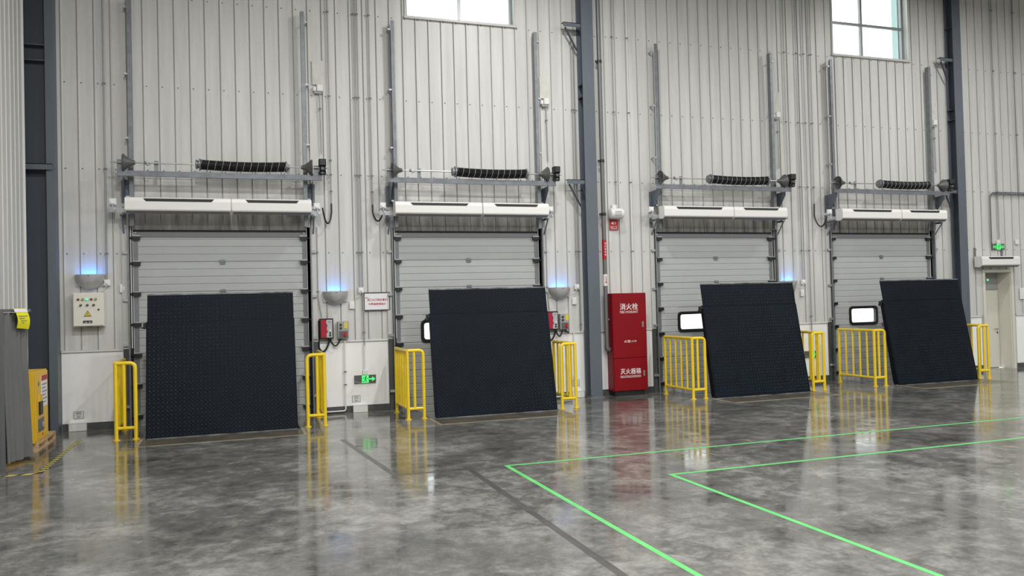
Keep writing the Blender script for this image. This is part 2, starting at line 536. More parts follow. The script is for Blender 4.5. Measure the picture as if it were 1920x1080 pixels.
t = bx(-2.4, 34.2, YF - 0.2, 0.26, WTOP, WTOP + 0.2).build('ceiling', M['ceiling']); tag(t, 'flat sheet metal ceiling high above the hall', 'ceiling', kind='structure')
t = bx(-60, 90, 0.6, 160, -1.5, -1.2).build('ground_outside', M['apron']); tag(t, 'pale concrete yard outside seen through the door windows', 'ground', kind='structure')

# ------------------------------------------------------------------ columns
def knee(parent, xe, xc, z, y0, y1):
    """bracket arm reaching left from a column to the girt with a small brace under it"""
    m = MB().box(xe, xc, y0, y0 + 0.012, z - 0.09, z).box(xe, xc, y0, y1, z - 0.012, z)
    m.build('bracket_arm', M['column'], parent)
    MB().tube([(xe + 0.06, y0 + 0.05, z - 0.09), (xc - 0.05, y0 + 0.12, z - 0.55)], 0.022, 6).build('brace', M['column_shaded'], parent)

def column(name, xa, xb, label, mid):
    t = thing(name, label, 'column', ((xa + xb) / 2, -0.14, 0), kind='structure')
    X = (xb - xa) / 2
    H = 10.2
    bx(-X, X, -0.14, -0.126, 0, H).build('front_flange', M['column'], t)
    bx(-X, X, 0.122, 0.136, 0, H).build('rear_flange', M['column'], t)
    bx(-0.005, 0.005, -0.126, 0.122, 0, H).build('web', M['column_shaded'], t)
    for z in (6.40, 6.66, 8.75):
        bx(-X + 0.004, -0.005, -0.126, 0.122, z, z + 0.012).build('stiffener', M['column_shaded'], t)
        bx(0.005, X - 0.004, -0.126, 0.122, z, z + 0.012).build('stiffener', M['column_shaded'], t)
    bx(-X - 0.03, X + 0.03, -0.17, 0.136, 0, 0.016).build('base_plate', M['galv_dark'], t)
    for z in (7.96, 4.62):
        knee(t, -X - 0.40, -X - 0.0, z, -0.11, 0.0)
    return t
column('steel_column', 9.26, 9.53, 'blue grey steel column left of the red hydrant cabinet', 0)
column('steel_column', 19.52, 19.78, 'blue grey steel column left of the personnel door', 0)
t = thing('steel_column', 'shade-toned steel column in the corner behind the yellow cabinet', 'column', (-0.98, -0.14, 0), kind='structure')
bx(-0.60, 0.14, 0.02, 0.036, 0, 10.2).build('web', M['column_shaded'], t)
bx(0.14, 0.27, -0.13, 0.136, 0, 10.2).build('front_flange', M['column'], t)
for z in (6.43, 6.70):
    bx(-0.60, 0.14, -0.11, 0.02, z, z + 0.014).build('stiffener', M['column'], t)
MB().box(-0.32, 0.24, -0.175, -0.163, 4.54, 4.64).box(-0.32, 0.24, -0.175, -0.13, 4.628, 4.64).build('bracket_arm', M['column'], t)

# ------------------------------------------------------------------ windows
def window(n, x0, x1, z0, label, xm):
    t = thing('window_%d' % n, label, 'window', ((x0 + x1) / 2, 0.1, z0), kind='structure')
    c = (x0 + x1) / 2; a = x0 - c; b = x1 - c; H = 9.9 - z0
    f = MB().box(a, a + 0.05, 0.03, 0.10, 0, H).box(b - 0.05, b, 0.03, 0.10, 0, H).box(a, b, 0.03, 0.10, 0, 0.05).box(a, b, 0.03, 0.10, H - 0.05, H)
    f.build('window_frame', M['frame_alu'], t)
    xm -= c
    zt = 8.72 - z0
    bx(xm - 0.03, xm + 0.03, 0.03, 0.10, 0.05, H - 0.05).build('mullion', M['frame_alu'], t)
    for p, q in ((a + 0.05, xm - 0.03), (xm + 0.03, b - 0.05)):
        bx(p, q, 0.035, 0.095, zt - 0.028, zt + 0.028).build('transom', M['frame_alu'], t)
        bx(p, q, 0.06, 0.068, 0.05, zt - 0.028).build('pane', M['glass'], t)
        bx(p, q, 0.06, 0.068, zt + 0.028, H - 0.05).build('pane', M['glass'], t)
    MB().prism([(-0.155, -0.055), (-0.155, -0.015), (-0.14, 0.0), (0.03, 0.0), (0.03, -0.004), (-0.10, -0.055)], 'x', a - 0.05, b + 0.06).build('sill', M['trim'], t)
    bx(a - 0.035, a, -0.135, -0.10, 0, H).build('side_trim', M['trim'], t)
    bx(b, b + 0.035, -0.135, -0.10, 0, H).build('side_trim', M['trim'], t)
def outer_reveal(x, z0):
    bx(x - 0.03, x + 0.02, 0.262, 0.46, z0 - 0.05, 9.95).build('outer_reveal', mat_teal, wall_back)
mat_teal = mat('reveal_teal', (0.42, 0.56, 0.56), 0.5)
outer_reveal(18.33, 7.89)
window(1, 5.55, 7.84, 7.87, 'high two pane wide window above the second dock bay', 6.70)
window(2, 16.02, 18.33, 7.89, 'high four pane window above the rightmost dock bay', 17.03)

# ------------------------------------------------------------------ sectional dock doors
PH = 0.55
def door_panel_mesh(topz, botz):
    """one insulated panel: four shallow bands with grooves between, front to -y"""
    pr = []
    n = 4
    h = (topz - botz) / n
    z = botz
    pts = []
    for k in range(n):
        d = 0.010 if k else 0.016
        pts += [(0.030 + d, z), (0.030 + d, z + 0.006), (0.030, z + 0.016), (0.030, z + h - 0.008)]
        z += h
    pts += [(0.040, topz - 0.001), (0.085, topz - 0.001), (0.085, botz)]
    return pts

def dock_door(idx):
    c = DOCK[idx]
    t = thing('door_%d' % (idx + 1), 'grey sectional dock door behind the %s black dock plate' % ORD[idx], 'door', (c, 0, 0), kind='structure')
    tops = [3.50 - PH * k for k in range(7)] + [-0.42]
    for k in range(7):
        tz, bz = tops[k], tops[k + 1]
        x0, x1 = -1.44, 1.44
        if k == 3:            # the panel with the vision window: leave an opening
            wx0, wx1, wz0, wz1 = -1.00, -0.20, 1.325, 1.725
            pr = door_panel_mesh(tz, bz)
            MB().prism(pr, 'x', x0, wx0).prism(pr, 'x', wx1, x1).box(wx0, wx1, 0.032, 0.083, wz1, tz).box(wx0, wx1, 0.032, 0.083, bz, wz0).build('door_panel', M['door'], t)
            f = MB()
            # rounded black frame ring
            def ring(m, r, n=5):
                out = []
                for cx, cz, a0 in ((wx1 - m - r, wz1 - m - r, 0), (wx0 + m + r, wz1 - m - r, PI / 2), (wx0 + m + r, wz0 + m + r, PI), (wx1 - m - r, wz0 + m + r, 3 * PI / 2)):
                    for j in range(n):
                        q = a0 + PI / 2 * j / (n - 1)
                        out.append((cx + r * math.cos(q), cz + r * math.sin(q)))
                return out
            o_, i_ = ring(-0.03, 0.09), ring(0.035, 0.05)
            N = len(o_)
            vs = [(p[0], 0.012, p[1]) for p in o_] + [(p[0], 0.012, p[1]) for p in i_] + [(p[0], 0.05, p[1]) for p in o_] + [(p[0], 0.09, p[1]) for p in i_]
            fs = []
            for j in range(N):
                q = (j + 1) % N
                fs += [(j, q, N + q, N + j), (j, 2 * N + j, 2 * N + q, q), (N + j, N + q, 3 * N + q, 3 * N + j)]
            f.add(vs, fs).build('vision_frame', M['black'], t)
            bx(wx0 + 0.01, wx1 - 0.01, 0.055, 0.062, wz0 + 0.01, wz1 - 0.01).build('vision_pane', M['glass'], t)
        else:
            MB().prism(door_panel_mesh(tz, bz), 'x', x0, x1).build('door_panel', M['door'], t)
        for s in (-1, 1):
            bx(min(s * 1.44, s * 1.53), max(s * 1.44, s * 1.53), 0.024, 0.085, bz + 0.004, tz - 0.004).build('end_stile', M['stile'], t)
        # roller brackets on both ends at the joint, a small hinge in the middle
        if k < 7:
            zj = tz
            for s in (-1, 1):
                if k == 0: zj = tz - 0.09
                m = MB().box(min(s * 1.40, s * 1.52), max(s * 1.40, s * 1.52), -0.035, 0.024, zj - 0.055, zj + 0.01)
                m.tube([(s * 1.50, -0.02, zj - 0.02), (s * 1.60, -0.02, zj - 0.02)], 0.018, 8)
                m.build('roller_bracket', M['black'], t)
                bx(min(s * 1.39, s * 1.53), max(s * 1.39, s * 1.53), -0.04, 0.024, zj + 0.01, zj + 0.03).build('hinge_leaf', M['galv'], t)
            if 0 < k < 6:
                MB().box(-0.045, 0.045, 0.008, 0.032, zj - 0.04, zj + 0.04).tube([(-0.05, 0.008, zj), (0.05, 0.008, zj)], 0.010, 6).build('centre_hinge', M['galv_dark'], t)
    bx(-1.46, 1.46, 0.016, 0.03, 3.405, 3.50).build('top_rail', M['topseal'], t)
    bx(-1.52, 1.52, 0.02, 0.08, 3.502, 3.54).build('top_seal', M['rubber'], t)
    for s in (-1, 1):
        def B(x0, x1, *r): return MB().box(min(s * x0, s * x1), max(s * x0, s * x1), *r)
        m = B(1.578, 1.586, -0.10, 0.02, -0.44, 3.60); m.v += B(1.586, 1.604, -0.10, -0.09, -0.44, 3.60).v
        m.f += [tuple(i + 8 for i in q) for q in m.f[:6]]
        m.build('track', M['galv_dark'], t)
        B(1.53, 1.60, 0.0, 0.02, 0.0, 3.6).build('track_backing', M['rubber'], t)
        B(1.605, 1.70, -0.03, 0.025, 0.0, 1.40).build('jamb_post', M['jamb'], t)
        B(1.605, 1.70, -0.045, 0.0, 1.40, 3.62).build('jamb_trim', M['trim'], t)
        for z in (0.35, 1.45, 2.25, 3.1):
            B(1.60, 1.69, -0.085, -0.045 if z > 1.4 else -0.03, z, z + 0.05).build('track_clip', M['galv'], t)
        # vertical lift track above the opening
        m = B(1.475, 1.545, -0.185, -0.178, 3.60, 7.70 + 0.01 * s)
        k = B(1.475, 1.482, -0.178, -0.07, 3.60, 7.70 + 0.01 * s)
        m.v += k.v; m.f += [tuple(i + 8 for i in q) for q in k.f]
        m.build('lift_track', M['galv_dark'] if s > 0 else M['beam'], t)
        k = MB()
        k.tube([(s * 1.545, -0.12, 3.60), (s * 1.545, -0.12, 7.5)], 0.012, 6)
        k.build('lift_cable', M['galv_dark'], t)
        for z in (4.1, 5.15, 6.3, 7.5):
            mm = B(1.482, 1.60, -0.176, -0.165, z, z + 0.03)
            k2 = B(1.585, 1.60, -0.165, 0.0, z, z + 0.03)
            mm.v += k2.v; mm.f += [tuple(i + 8 for i in q) for q in k2.f]
            mm.build('track_standoff', M['galv'], t)
    return t
for i in range(4):
    dock_door(i)

# personnel door
t = thing('door_5', 'ivory personnel door set back in its frame at the far right', 'door', (21.05, 0, 0), kind='structure')
f = MB().box(-0.53, -0.45, -0.03, 0.30, 0, 2.60).box(0.45, 0.53, -0.03, 0.30, 0, 2.60).box(-0.45, 0.45, -0.03, 0.30, 2.53, 2.60)
f.build('door_frame', M['door_white'], t)
bx(0.43, 0.45, 0.0, 0.42, 0, 2.53).build('reveal', M['door_white'], t)
bx(-0.45, -0.43, 0.0, 0.42, 0, 2.53).build('reveal', M['door_white'], t)
bx(-0.43, 0.43, 0.0, 0.42, 2.515, 2.53).build('reveal', M['door_white'], t)
bx(-0.45, 0.45, 0.425, 0.44, -0.02, 2.56).build('door_light_stop', M['rubber'], t)  # panel added behind the leaf to block daylight leaking at its gaps
lf = bx(-0.42, 0.42, 0.36, 0.41, 0.01, 2.06).build('door_leaf', M['door_white'], t)
bx(-0.43, 0.43, 0.36, 0.41, 2.07, 2.515).build('transom_panel', M['ctl_grey'], t)
h = MB().disc(0.35, 0.36, 1.03, 0.026, 0.02).tube([(0.35, 0.33, 1.03), (0.22, 0.32, 1.035)], 0.010, 8)
h.build('lever_handle', M['steel'], t)
MB().disc(0.35, 0.36, 0.93, 0.022, 0.015).build('key_cylinder', M['black'], t)
bx(-0.35, 0.00, 0.28, 0.36, 2.34, 2.40).build('door_closer', M['ctl_grey'], t)
MB().disc(-0.02, 0.28, 2.33, 0.025, 0.02).build('signal_light', M['green_led'], t)
m_ = MB()
for k in range(6): m_.box(-0.34 + 0.05 * k, -0.305 + 0.05 * k, 0.3585, 0.3595, 1.46, 1.50)
for k in range(4): m_.box(-0.34 + 0.05 * k, -0.305 + 0.05 * k, 0.3585, 0.3595, 1.39, 1.41)
m_.build('door_print', M['print_grey'], t)

# ------------------------------------------------------------------ spring shaft assemblies above the doors
def spring_assembly():
    t = thing('door_spring_shaft', 'steel shaft with black torsion spring and motor above the leftmost dock door', 'door spring', (DOCK[0], -0.4, 4.5), 'torsion spring shafts above the doors')
    # C channel beam
    MB().prism([(0.0, -0.05), (0.0, 0.047), (0.05, 0.047), (0.05, 0.04), (0.006, 0.04), (0.006, -0.043), (0.05, -0.043), (0.05, -0.05)], 'x', -1.71, 1.80).build('beam', M['beam'], t)
    for s in (-1, 1):
        x = s * 1.63
        MB().prism([(0.362, -0.07), (0.34, -0.06), (0.0, -0.052), (-0.005, -0.13), (0.28, -0.46), (0.35, -0.46), (0.362, -0.42)], 'x', x - 0.004, x + 0.004).build('bracket_plate', M['galv_blue'], t)
        MB().box(x - 0.06, x + 0.06, 0.362, 0.372, -0.47, -0.07).build('wall_flange', M['galv_blue'], t)
    SZ = 0.185
    MB().tube([(-1.82, 0.0, SZ), (1.93, 0.0, SZ)], 0.014, 10).build('shaft', M['steel'], t, smooth=True)
    # winding spring: closely wound black coil drawn as fine rings, sagging a little
    pr = []
    n = 110
    for i in range(n + 1):
        x = -0.34 + 1.48 * i / n
        pr.append((x, 0.094 if i % 2 else 0.086))
    m = MB()
    m.lathe_x(pr, 0, 0, SZ, 20)
    def sag(v): 
        u = (v[0] + 0.34) / 1.48
        return (v[0], v[1], v[2] - 0.022 * 4 * u * (1 - u))
    m.v = [sag(v) for v in m.v]
    sp_ = m.build('spring', M['spring'], t, smooth=True)
    hx = []
    N = 200
    for i in range(N + 1):
        u = i / N
        q = u * 12 * 2 * PI
        hx.append(sag((-0.33 + 1.46 * u, -0.0945 * math.cos(q), SZ + 0.0945 * math.sin(q))))
    MB().tube(hx, 0.0028, 4).build('paint_stripe', M['stripe'], sp_)
    MB().lathe_x([(-0.43, 0.05), (-0.42, 0.085), (-0.395, 0.085), (-0.39, 0.07), (-0.37, 0.07), (-0.365, 0.11), (-0.345, 0.11), (-0.335, 0.09)], 0, 0, SZ, 16).build('winding_cone', M['galv_dark'], t)
    MB().lathe_x([(1.13, 0.09), (1.14, 0.105), (1.16, 0.105), (1.165, 0.06), (1.19, 0.05)], 0, 0, SZ, 16).build('fixed_cone', M['galv_dark'], t)
    for s in (-1, 1):
        MB().lathe_x([(s * 1.50, 0.016), (s * 1.545, 0.04), (s * 1.585, 0.10), (s * 1.612, 0.145), (s * 1.62, 0.150), (s * 1.605, 0.155), (s * 1.595, 0.145), (s * 1.58, 0.128), (s * 1.565, 0.12), (s * 1.55, 0.102), (s * 1.535, 0.095), (s * 1.52, 0.078), (s * 1.505, 0.072), (s * 1.49, 0.055), (s * 1.45, 0.042), (s * 1.42, 0.036)], 0, 0, SZ, 24).build('cable_drum', M['drum'], t, smooth=True)
    m = MB()
    for dx in (0, 0.02): m.lathe_x([(dx - 0.006, 0.03), (dx + 0.006, 0.03)], -1.27, 0, SZ, 10)
    m.tube([(-1.27, -0.02, SZ + 0.03), (-1.22, -0.03, SZ - 0.05), (-1.17, -0.02, SZ - 0.02)], 0.008, 5)
    m.build('shaft_collar', M['galv_dark'], t)
    for x, hw, up in ((-1.67, 0.045, 0.06), (-1.08, 0.035, 0.05), (1.19, 0.03, 0.05), (1.70, 0.05, 0.05)):
        MB().box(x - hw, x + hw, 0.03, 0.036, 0.04, SZ + up).box(x - hw, x + hw, 0.0, 0.036, 0.047, 0.053).build('bearing_plate', M['galv_dark'], t)
    m = MB().cbox(1.74, 1.87, -0.10, 0.06, SZ + 0.03, SZ + 0.16, 0.015).cbox(1.755, 1.865, -0.075, 0.05, SZ - 0.07, SZ + 0.03, 0.02)
    m.cbox(1.74, 1.87, -0.06, 0.05, SZ - 0.13, SZ - 0.07, 0.02)
    m.build('motor', M['black'], t)
    MB().disc(1.80, -0.06, SZ - 0.02, 0.030, 0.03).build('motor_gear', M['drum'], t)
    MB().disc(1.80, -0.055, SZ - 0.10, 0.022, 0.02).build('motor_gear', M['drum'], t)
    return t
sa = spring_assembly()
for i in (1, 2, 3):
    dup(sa, (DOCK[i], -0.4, 4.5), 'steel shaft with black torsion spring and motor above the %s dock door' % ('second', 'third', 'rightmost')[i - 1])

# ------------------------------------------------------------------ air curtains
def air_curtain(L, label, loc, side, group='air curtains over the dock doors'):
    """long white unit, origin at its back lower left; side -1: wall bracket on the left end, +1: on the right"""
    t = thing('air_curtain', label, 'air curtain', loc, group)
    # profile (y,z): back at y=0, front at y=-0.23
    pr = [(0, 0.0), (-0.15, -0.012), (-0.225, 0.035), (-0.236, 0.055), (-0.236, 0.195), (-0.222, 0.252), (-0.20, 0.268), (-0.06, 0.275), (0, 0.275)]
    m = MB().prism(pr, 'x', 0.008, L - 0.008)
    m.build('casing', M['air'], t)
    for a, b in ((0, 0.010), (L - 0.010, L)):
        MB().prism([(p[0] * 0.985, 0.13 + (p[1] - 0.13) * 0.97) for p in pr], 'x', a, b).build('end_cap', M['air'], t)
    # intake slot, sloped ends, set on the upper front bevel
    a, b = 0.17 * L, 0.84 * L
    MB().add([(a + 0.045, -0.232, 0.194), (b - 0.045, -0.232, 0.194), (b, -0.222, 0.246), (a, -0.222, 0.246), (a + 0.045, -0.2395, 0.194), (b - 0.045, -0.2395, 0.194), (b, -0.2275, 0.246), (a, -0.2275, 0.246)],
             [(4, 5, 6, 7), (0, 1, 5, 4), (1, 2, 6, 5), (2, 3, 7, 6), (3, 0, 4, 7), (0, 3, 2, 1)]).build('intake_slot', M['rubber'], t)
    MB().add([(0.02, -0.16, -0.014), (L - 0.02, -0.16, -0.014), (L - 0.02, -0.225, 0.026), (0.02, -0.225, 0.026), (0.02, -0.155, -0.010), (L - 0.02, -0.155, -0.010), (L - 0.02, -0.225, 0.031), (0.02, -0.225, 0.031)],
             [(0, 1, 2, 3), (4, 7, 6, 5), (0, 4, 5, 1), (3, 2, 6, 7), (0, 3, 7, 4), (1, 5, 6, 2)]).build('outlet_louvre', M['air_grey'], t)
    if side:
        x = -0.10 if side < 0 else L + 0.03
        m = MB().box(x, x + 0.06, 0.265, 0.272, -0.42, 0.16).box(x, x + 0.008, 0.0, 0.265, -0.05, 0.0).box(x, x + 0.06, -0.04, 0.268, -0.022, -0.014)
        m.tube([(x + 0.03, -0.02, -0.02), (x + 0.03, 0.262, -0.36)], 0.014, 6)
        m.build('bracket', M['galv_dark'], t)
        xa, xb = (x - 0.18, 0.02) if side < 0 else (L - 0.02, x + 0.16)
        bx(xa, xb, 0.0, 0.008, 0.02, 0.10).build('hanger_bar', M['galv'], t)
    return t
names = ('leftmost', 'second', 'third', 'rightmost')
AY, AZ = -0.275, 3.80
for i in range(4):
    a = air_curtain(1.75, 'longer white air curtain on the left half above the %s dock door' % names[i], (DOCK[i] - 1.59, AY, AZ), -1)
    b = air_curtain(1.41, 'shorter white air curtain on the right half above the %s dock door' % names[i], (DOCK[i] + 0.175, AY, AZ), 1)
ac5 = air_curtain(1.30, 'single white air curtain above the personnel door', (20.22, -0.06, 2.66), 0, None)
for x in (0.05, 0.97):
    bx(x, x + 0.05, 0.03, 0.058, 0.0, 0.50).build('bracket', M['galv_dark'], ac5)

# power outlets beside the air curtains with short white leads
def outlet(label, loc, group, cord=True):
    t = thing('power_outlet', label, 'outlet', loc, group)
    MB().cbox(-0.06, 0.06, -0.05, 0.0, -0.06, 0.06, 0.012).build('outlet_box', M['white'], t)
    MB().cbox(-0.03, 0.03, -0.085, -0.05, -0.045, 0.0, 0.008).build('plug', M['paper'], t)
    if cord:
        MB().tube(arc((0.0, -0.07, -0.045), (0.05, -0.03, -0.12), 0.05), 0.007, 6).build('cord', M['white'], t, smooth=True)
    MB().box(-0.055, 0.055, 0.0, 0.006, -0.17, 0.05).build('mounting_plate', M['galv'], t)
    return t
OG = 'power outlets beside the air curtains'
for i in range(4):
    outlet('white outlet box left of the air curtains over the %s dock door' % names[i], (DOCK[i] - 1.80, -0.284, 4.0), OG)
for i in (0, 1):
    outlet('white outlet box right of the air curtains over the %s dock door' % names[i], (DOCK[i] + 1.70, -0.279, 3.97), OG)

# ------------------------------------------------------------------ dock plates standing upright
def plate(idx, xa, xb):
    W = (xb - xa) / 2
    t = thing('dock_leveler', '%s upright black checker plate dock leveler' % ORD[idx] if idx in (0, 3) else 'upright black checker plate dock leveler, %s' % ORD[idx], 'dock leveler', ((xa + xb) / 2, -1.70, 0), 'upright dock levelers')
    # main plate leans back from (y 0, z 0.0) to (0.385, 1.88); the lip above it is steeper
    def pt(u, d):            # u metres up the plate, d metres proud of its face
        L1 = math.hypot(0.385, 1.88); a = math.atan2(0.385, 1.88)
        return (u * math.sin(a) - d * math.cos(a), u * math.cos(a) + d * math.sin(a))
    L1 = math.hypot(0.385, 1.88)
    a2 = math.atan2(0.085, 0.455)
    def pl(u, d):
        b = pt(L1, 0)
        return (b[0] + u * math.sin(a2) - d * math.cos(a2), b[1] + u * math.cos(a2) + d * math.sin(a2))
    MB().prism([pt(0.01, 0), pt(L1, 0), pt(L1, -0.012), pt(0.01, -0.012)], 'x', -W - 0.012, W + 0.006).build('deck_plate', M['plate'], t)
    L2 = 0.455
    lip = MB().prism([pl(0.003, 0.001), pl(L2, 0.001), pl(L2, -0.016), pl(0.003, -0.016)], 'x', -W + 0.006, W - 0.004).build('lip_plate', M['plate'], t)
    bx(-W + 0.006, W - 0.004, pl(L2, 0)[0] - 0.004, pl(L2, 0)[0] + 0.018, pl(L2, 0)[1], pl(L2, 0)[1] + 0.024).build('lip_edge', M['plate_edge'], lip)
    # raised tear shaped lugs, two crossing directions
    def lugs(f, u0, u1, x0, x1, p=0.066):
        m = MB()
        nx = int((x1 - x0) / p); nu = int((u1 - u0) / p)
        for i in range(nx):
            for j in range(nu):
                for k in (0, 1):
                    cx = x0 + p * (i + 0.3 + 0.5 * k); cu = u0 + p * (j + 0.3 + 0.5 * k)
                    s = 1 if k else -1
                    dx, du = 0.0155, 0.0155 * s
                    nx_, nu_ = 0.0042 * s, -0.0042
                    def q(x, u, d):
                        y, z = f(u, d)
                        return (x, y, z)
                    m.add([q(cx - dx, cu - du, 0), q(cx + nx_, cu + nu_, 0), q(cx + dx, cu + du, 0), q(cx - nx_, cu - nu_, 0), q(cx - dx * 0.45, cu - du * 0.45, 0.0034), q(cx + dx * 0.45, cu + du * 0.45, 0.0034)],
                          [(0, 1, 5, 4), (1, 2, 5), (2, 3, 4, 5), (3, 0, 4)])
        return m
    lugs(pt, 0.03, L1 + 0.02, -W + 0.02, W - 0.02).build('checker_lugs', M['lug'], t, kind='stuff')
    lugs(lambda u, d: pl(u, d + 0.001), -0.005, L2 + 0.01, -W + 0.02, W - 0.02).build('checker_lugs', M['lug'], lip, kind='stuff')
    # side beams behind the deck, hinge tube and stiffeners
    for s in (-1, 1):
        x = s * (W + 0.004)
        MB().prism([pt(0.03, -0.013), pt(L1 - 0.03, -0.013), pt(L1 - 0.06, -0.10), pt(0.10, -0.15), pt(0.03, -0.13)], 'x', min(x, x - s * 0.02), max(x, x - s * 0.02)).build('side_beam', M['plate'], t)
    for k in range(3):
        x = -0.55 + 0.55 * k
        MB().prism([pt(0.05, -0.013), pt(L1 - 0.03, -0.013), pt(L1 - 0.06, -0.10), pt(0.05, -0.14)], 'x', x - 0.02, x + 0.02).build('rib_beam', M['plate'], t)
    b = pt(L1, -0.040)
    MB().tube([(-W - 0.01, b[0], b[1]), (W, b[0], b[1])], 0.020, 8).build('lip_hinge', M['plate'], t)
    MB().tube([(-W, 0.012, 0.0), (W, 0.012, 0.0)], 0.012, 8).build('toe_hinge', M['galv_dark'], t)
    MB().box(-W + 0.01, W - 0.01, -0.022, -0.012, 0.001, 0.014).build('toe_angle', M['plate_edge'], t)
    e = pt(L1 - 0.05, -0.06)
    MB().box(-W - 0.06, -W - 0.012, e[0] - 0.03, e[0] + 0.03, e[1] - 0.05, e[1] + 0.05).tube([(-W - 0.09, e[0], e[1] - 0.03), (-W - 0.05, e[0], e[1] - 0.03)], 0.012, 6).build('lip_latch', M['black'], t)
    return t
for i, (xa, xb) in enumerate(((0.80, 3.16), (5.59, 7.92), (11.38, 13.69), (16.06, 18.36))):
    plate(i, xa, xb)

# ------------------------------------------------------------------ yellow guard rails
def guard_rail(s, label, loc):
    """corner at the origin, short leg towards the plate (s=+1: to the right), long leg back to the wall"""
    t = thing('guard_rail', label, 'guard rail', loc, 'yellow guard rails beside the dock plates')
    E, Lb, H = 0.29 * s, 1.10, 1.235
    R = 0.031
    MB().tube([(0, Lb, H), (0, 0.0, H)], R, 10).build('top_rail', M['yellow'], t, smooth=True)
    pts = [Vector((0, 0, H))] + bend((0, 0, H), (E, 0, H), (E, 0, 0.5), 0.09) + [Vector((E, 0, 0.012))]
    MB().tube(pts, R, 10).build('end_post', M['yellow'], t, smooth=True)
    MB().tube([(0, 0, 0.012), (0, 0, H)], R, 10).build('corner_post', M['yellow'], t, smooth=True)
    MB().tube([(0, Lb, 0.012), (0, Lb, H + 0.0)], R, 10).build('back_post', M['yellow'], t, smooth=True)
    MB().tube([(0, Lb, 0.19), (0, 0, 0.19)], 0.027, 8).build('bottom_rail', M['yellow'], t, smooth=True)
    MB().tube([(0, 0, 0.19), (E, 0, 0.19)], 0.027, 8).build('bottom_rail', M['yellow'], t, smooth=True)
    for k in range(4):
        y_ = Lb * (k + 1) / 5
        MB().tube([(0, y_, 0.19), (0, y_, H)], 0.022, 8).build('bar', M['yellow'], t, smooth=True)
    MB().tube([(E * 0.42, 0, 0.19), (E * 0.42, 0, H)], 0.025, 8).build('bar', M['yellow'], t, smooth=True)
    for x, y_ in ((0, 0), (E, 0), (0, Lb)):
        MB().tube([(x, y_, 0.0), (x, y_, 0.012)], 0.058, 12).build('foot_plate', M['yellow'], t)
    return t
RY = -1.555
gl = guard_rail(1, 'yellow tubular guard rail left of the leftmost black dock plate', (0.345, RY, 0))
gr = guard_rail(-1, 'yellow tubular guard rail right of the leftmost black dock plate', (3.635, RY, 0))
for x, lab in ((5.10, 'left of the second black dock plate'), (10.95, 'left of the third black dock plate'), (15.545, 'left of the rightmost black dock plate')):
    dup(gl, (x, RY, 0), 'yellow tubular guard rail ' + lab)
for x, lab in ((8.37, 'right of the second black dock plate'), (14.18, 'right of the third black dock plate'), (18.86, 'right of the rightmost black dock plate')):
    dup(gr, (x, RY, 0), 'yellow tubular guard rail ' + lab)

# ------------------------------------------------------------------ conduits, hoses
CG = 'thin grey conduits clipped to the wall'
def conduit(pts, label, m='conduit', r=0.013, clips=True, group=CG, extra=()):
    t = thing('conduit', label, 'conduit', (pts[0][0], pts[0][1], min(p[2] for p in pts)), group)
    o = Vector(t.location)
    P = [Vector(p) - o for p in pts]
    MB().tube(P, r, 8).build('conduit_tube', M[m], t, smooth=True)
    zs = [p[2] for p in pts]
    if clips:
        x0, y0 = pts[0][0], pts[0][1]
        for z in list(GIRT) + list(extra):
            if min(zs) + 0.05 < z < max(zs) - 0.05:
                # interpolate x at this height
                x = x0
                for p, q in zip(pts, pts[1:]):
                    if min(p[2], q[2]) <= z <= max(p[2], q[2]) and abs(p[2] - q[2]) > 1e-3:
                        x = p[0] + (q[0] - p[0]) * (z - p[2]) / (q[2] - p[2])
                MB().box(x - r - 0.012 - o.x, x + r + 0.012 - o.x, -0.004 - r, 0.012, z - 0.012 - o.z, z + 0.012 - o.z).build('clip', M['print_grey'], t)
    return t
CY = -0.044
TOP = 10.0
def vert(x, z0, label, z1=TOP, **k):
    return conduit([(x, CY, z1), (x, CY, z0)], label, **k)
vert(0.045, 2.64, 'grey conduit dropping to the socket right of the leftmost insect lamp', r=0.016)
conduit([(3.985, CY, TOP), (3.99, CY, 4.06)], 'grey conduit falling to the black hose right of the leftmost air curtains', extra=(4.9, 4.3))
vert(4.495, 2.41, 'left one of the paired conduits above the framed notice')
conduit([(4.555, CY, TOP), (4.555, CY, 2.45), (4.565, CY, 2.0), (4.565, CY, 1.36), (4.57, -0.05, 1.30)], 'right one of the paired conduits above the framed notice')
vert(4.785, 4.05, 'grey conduit ending left of the second pair of air curtains', extra=(4.3,))
vert(9.11, 2.39, 'grey conduit beside the middle column dropping to a white socket', z1=7.75)
vert(9.17, 1.45, 'second thin conduit close left of the middle column', z1=7.6, r=0.010)
vert(10.085, 4.10, 'grey conduit dropping to the white wall speaker', extra=())
vert(14.575, 4.75, 'conduit nearest the right track of the third dock door')
conduit([(14.92, CY, TOP), (14.905, CY, 2.42)], 'conduit dropping to the socket by the rightmost insect lamp')
conduit([(15.13, CY, TOP), (15.115, CY, 0.88)], 'long conduit running down to the exit sign behind the yellow rail')
conduit([(15.36, CY, TOP), (15.30, CY, 4.22)], 'conduit ending in a black hose left of the rightmost dock door')
vert(21.12, 3.40, 'grey conduit dropping to the exit sign above the personnel door')
conduit([(21.865, CY, TOP), (21.87, CY, 4.66)], 'grey conduit at the far right reaching the cable tray', r=0.016)
conduit([(10.45, CY, TOP), (10.45, CY, 2.19)], 'white conduit entering the top of the red hydrant cabinet', m='conduit_white', r=0.014)
conduit([(4.56, -0.04, 1.34), (4.56, -0.04, 0.83)], 'white conduit between the ledge and the low exit sign', m='conduit_white', r=0.014, clips=False)
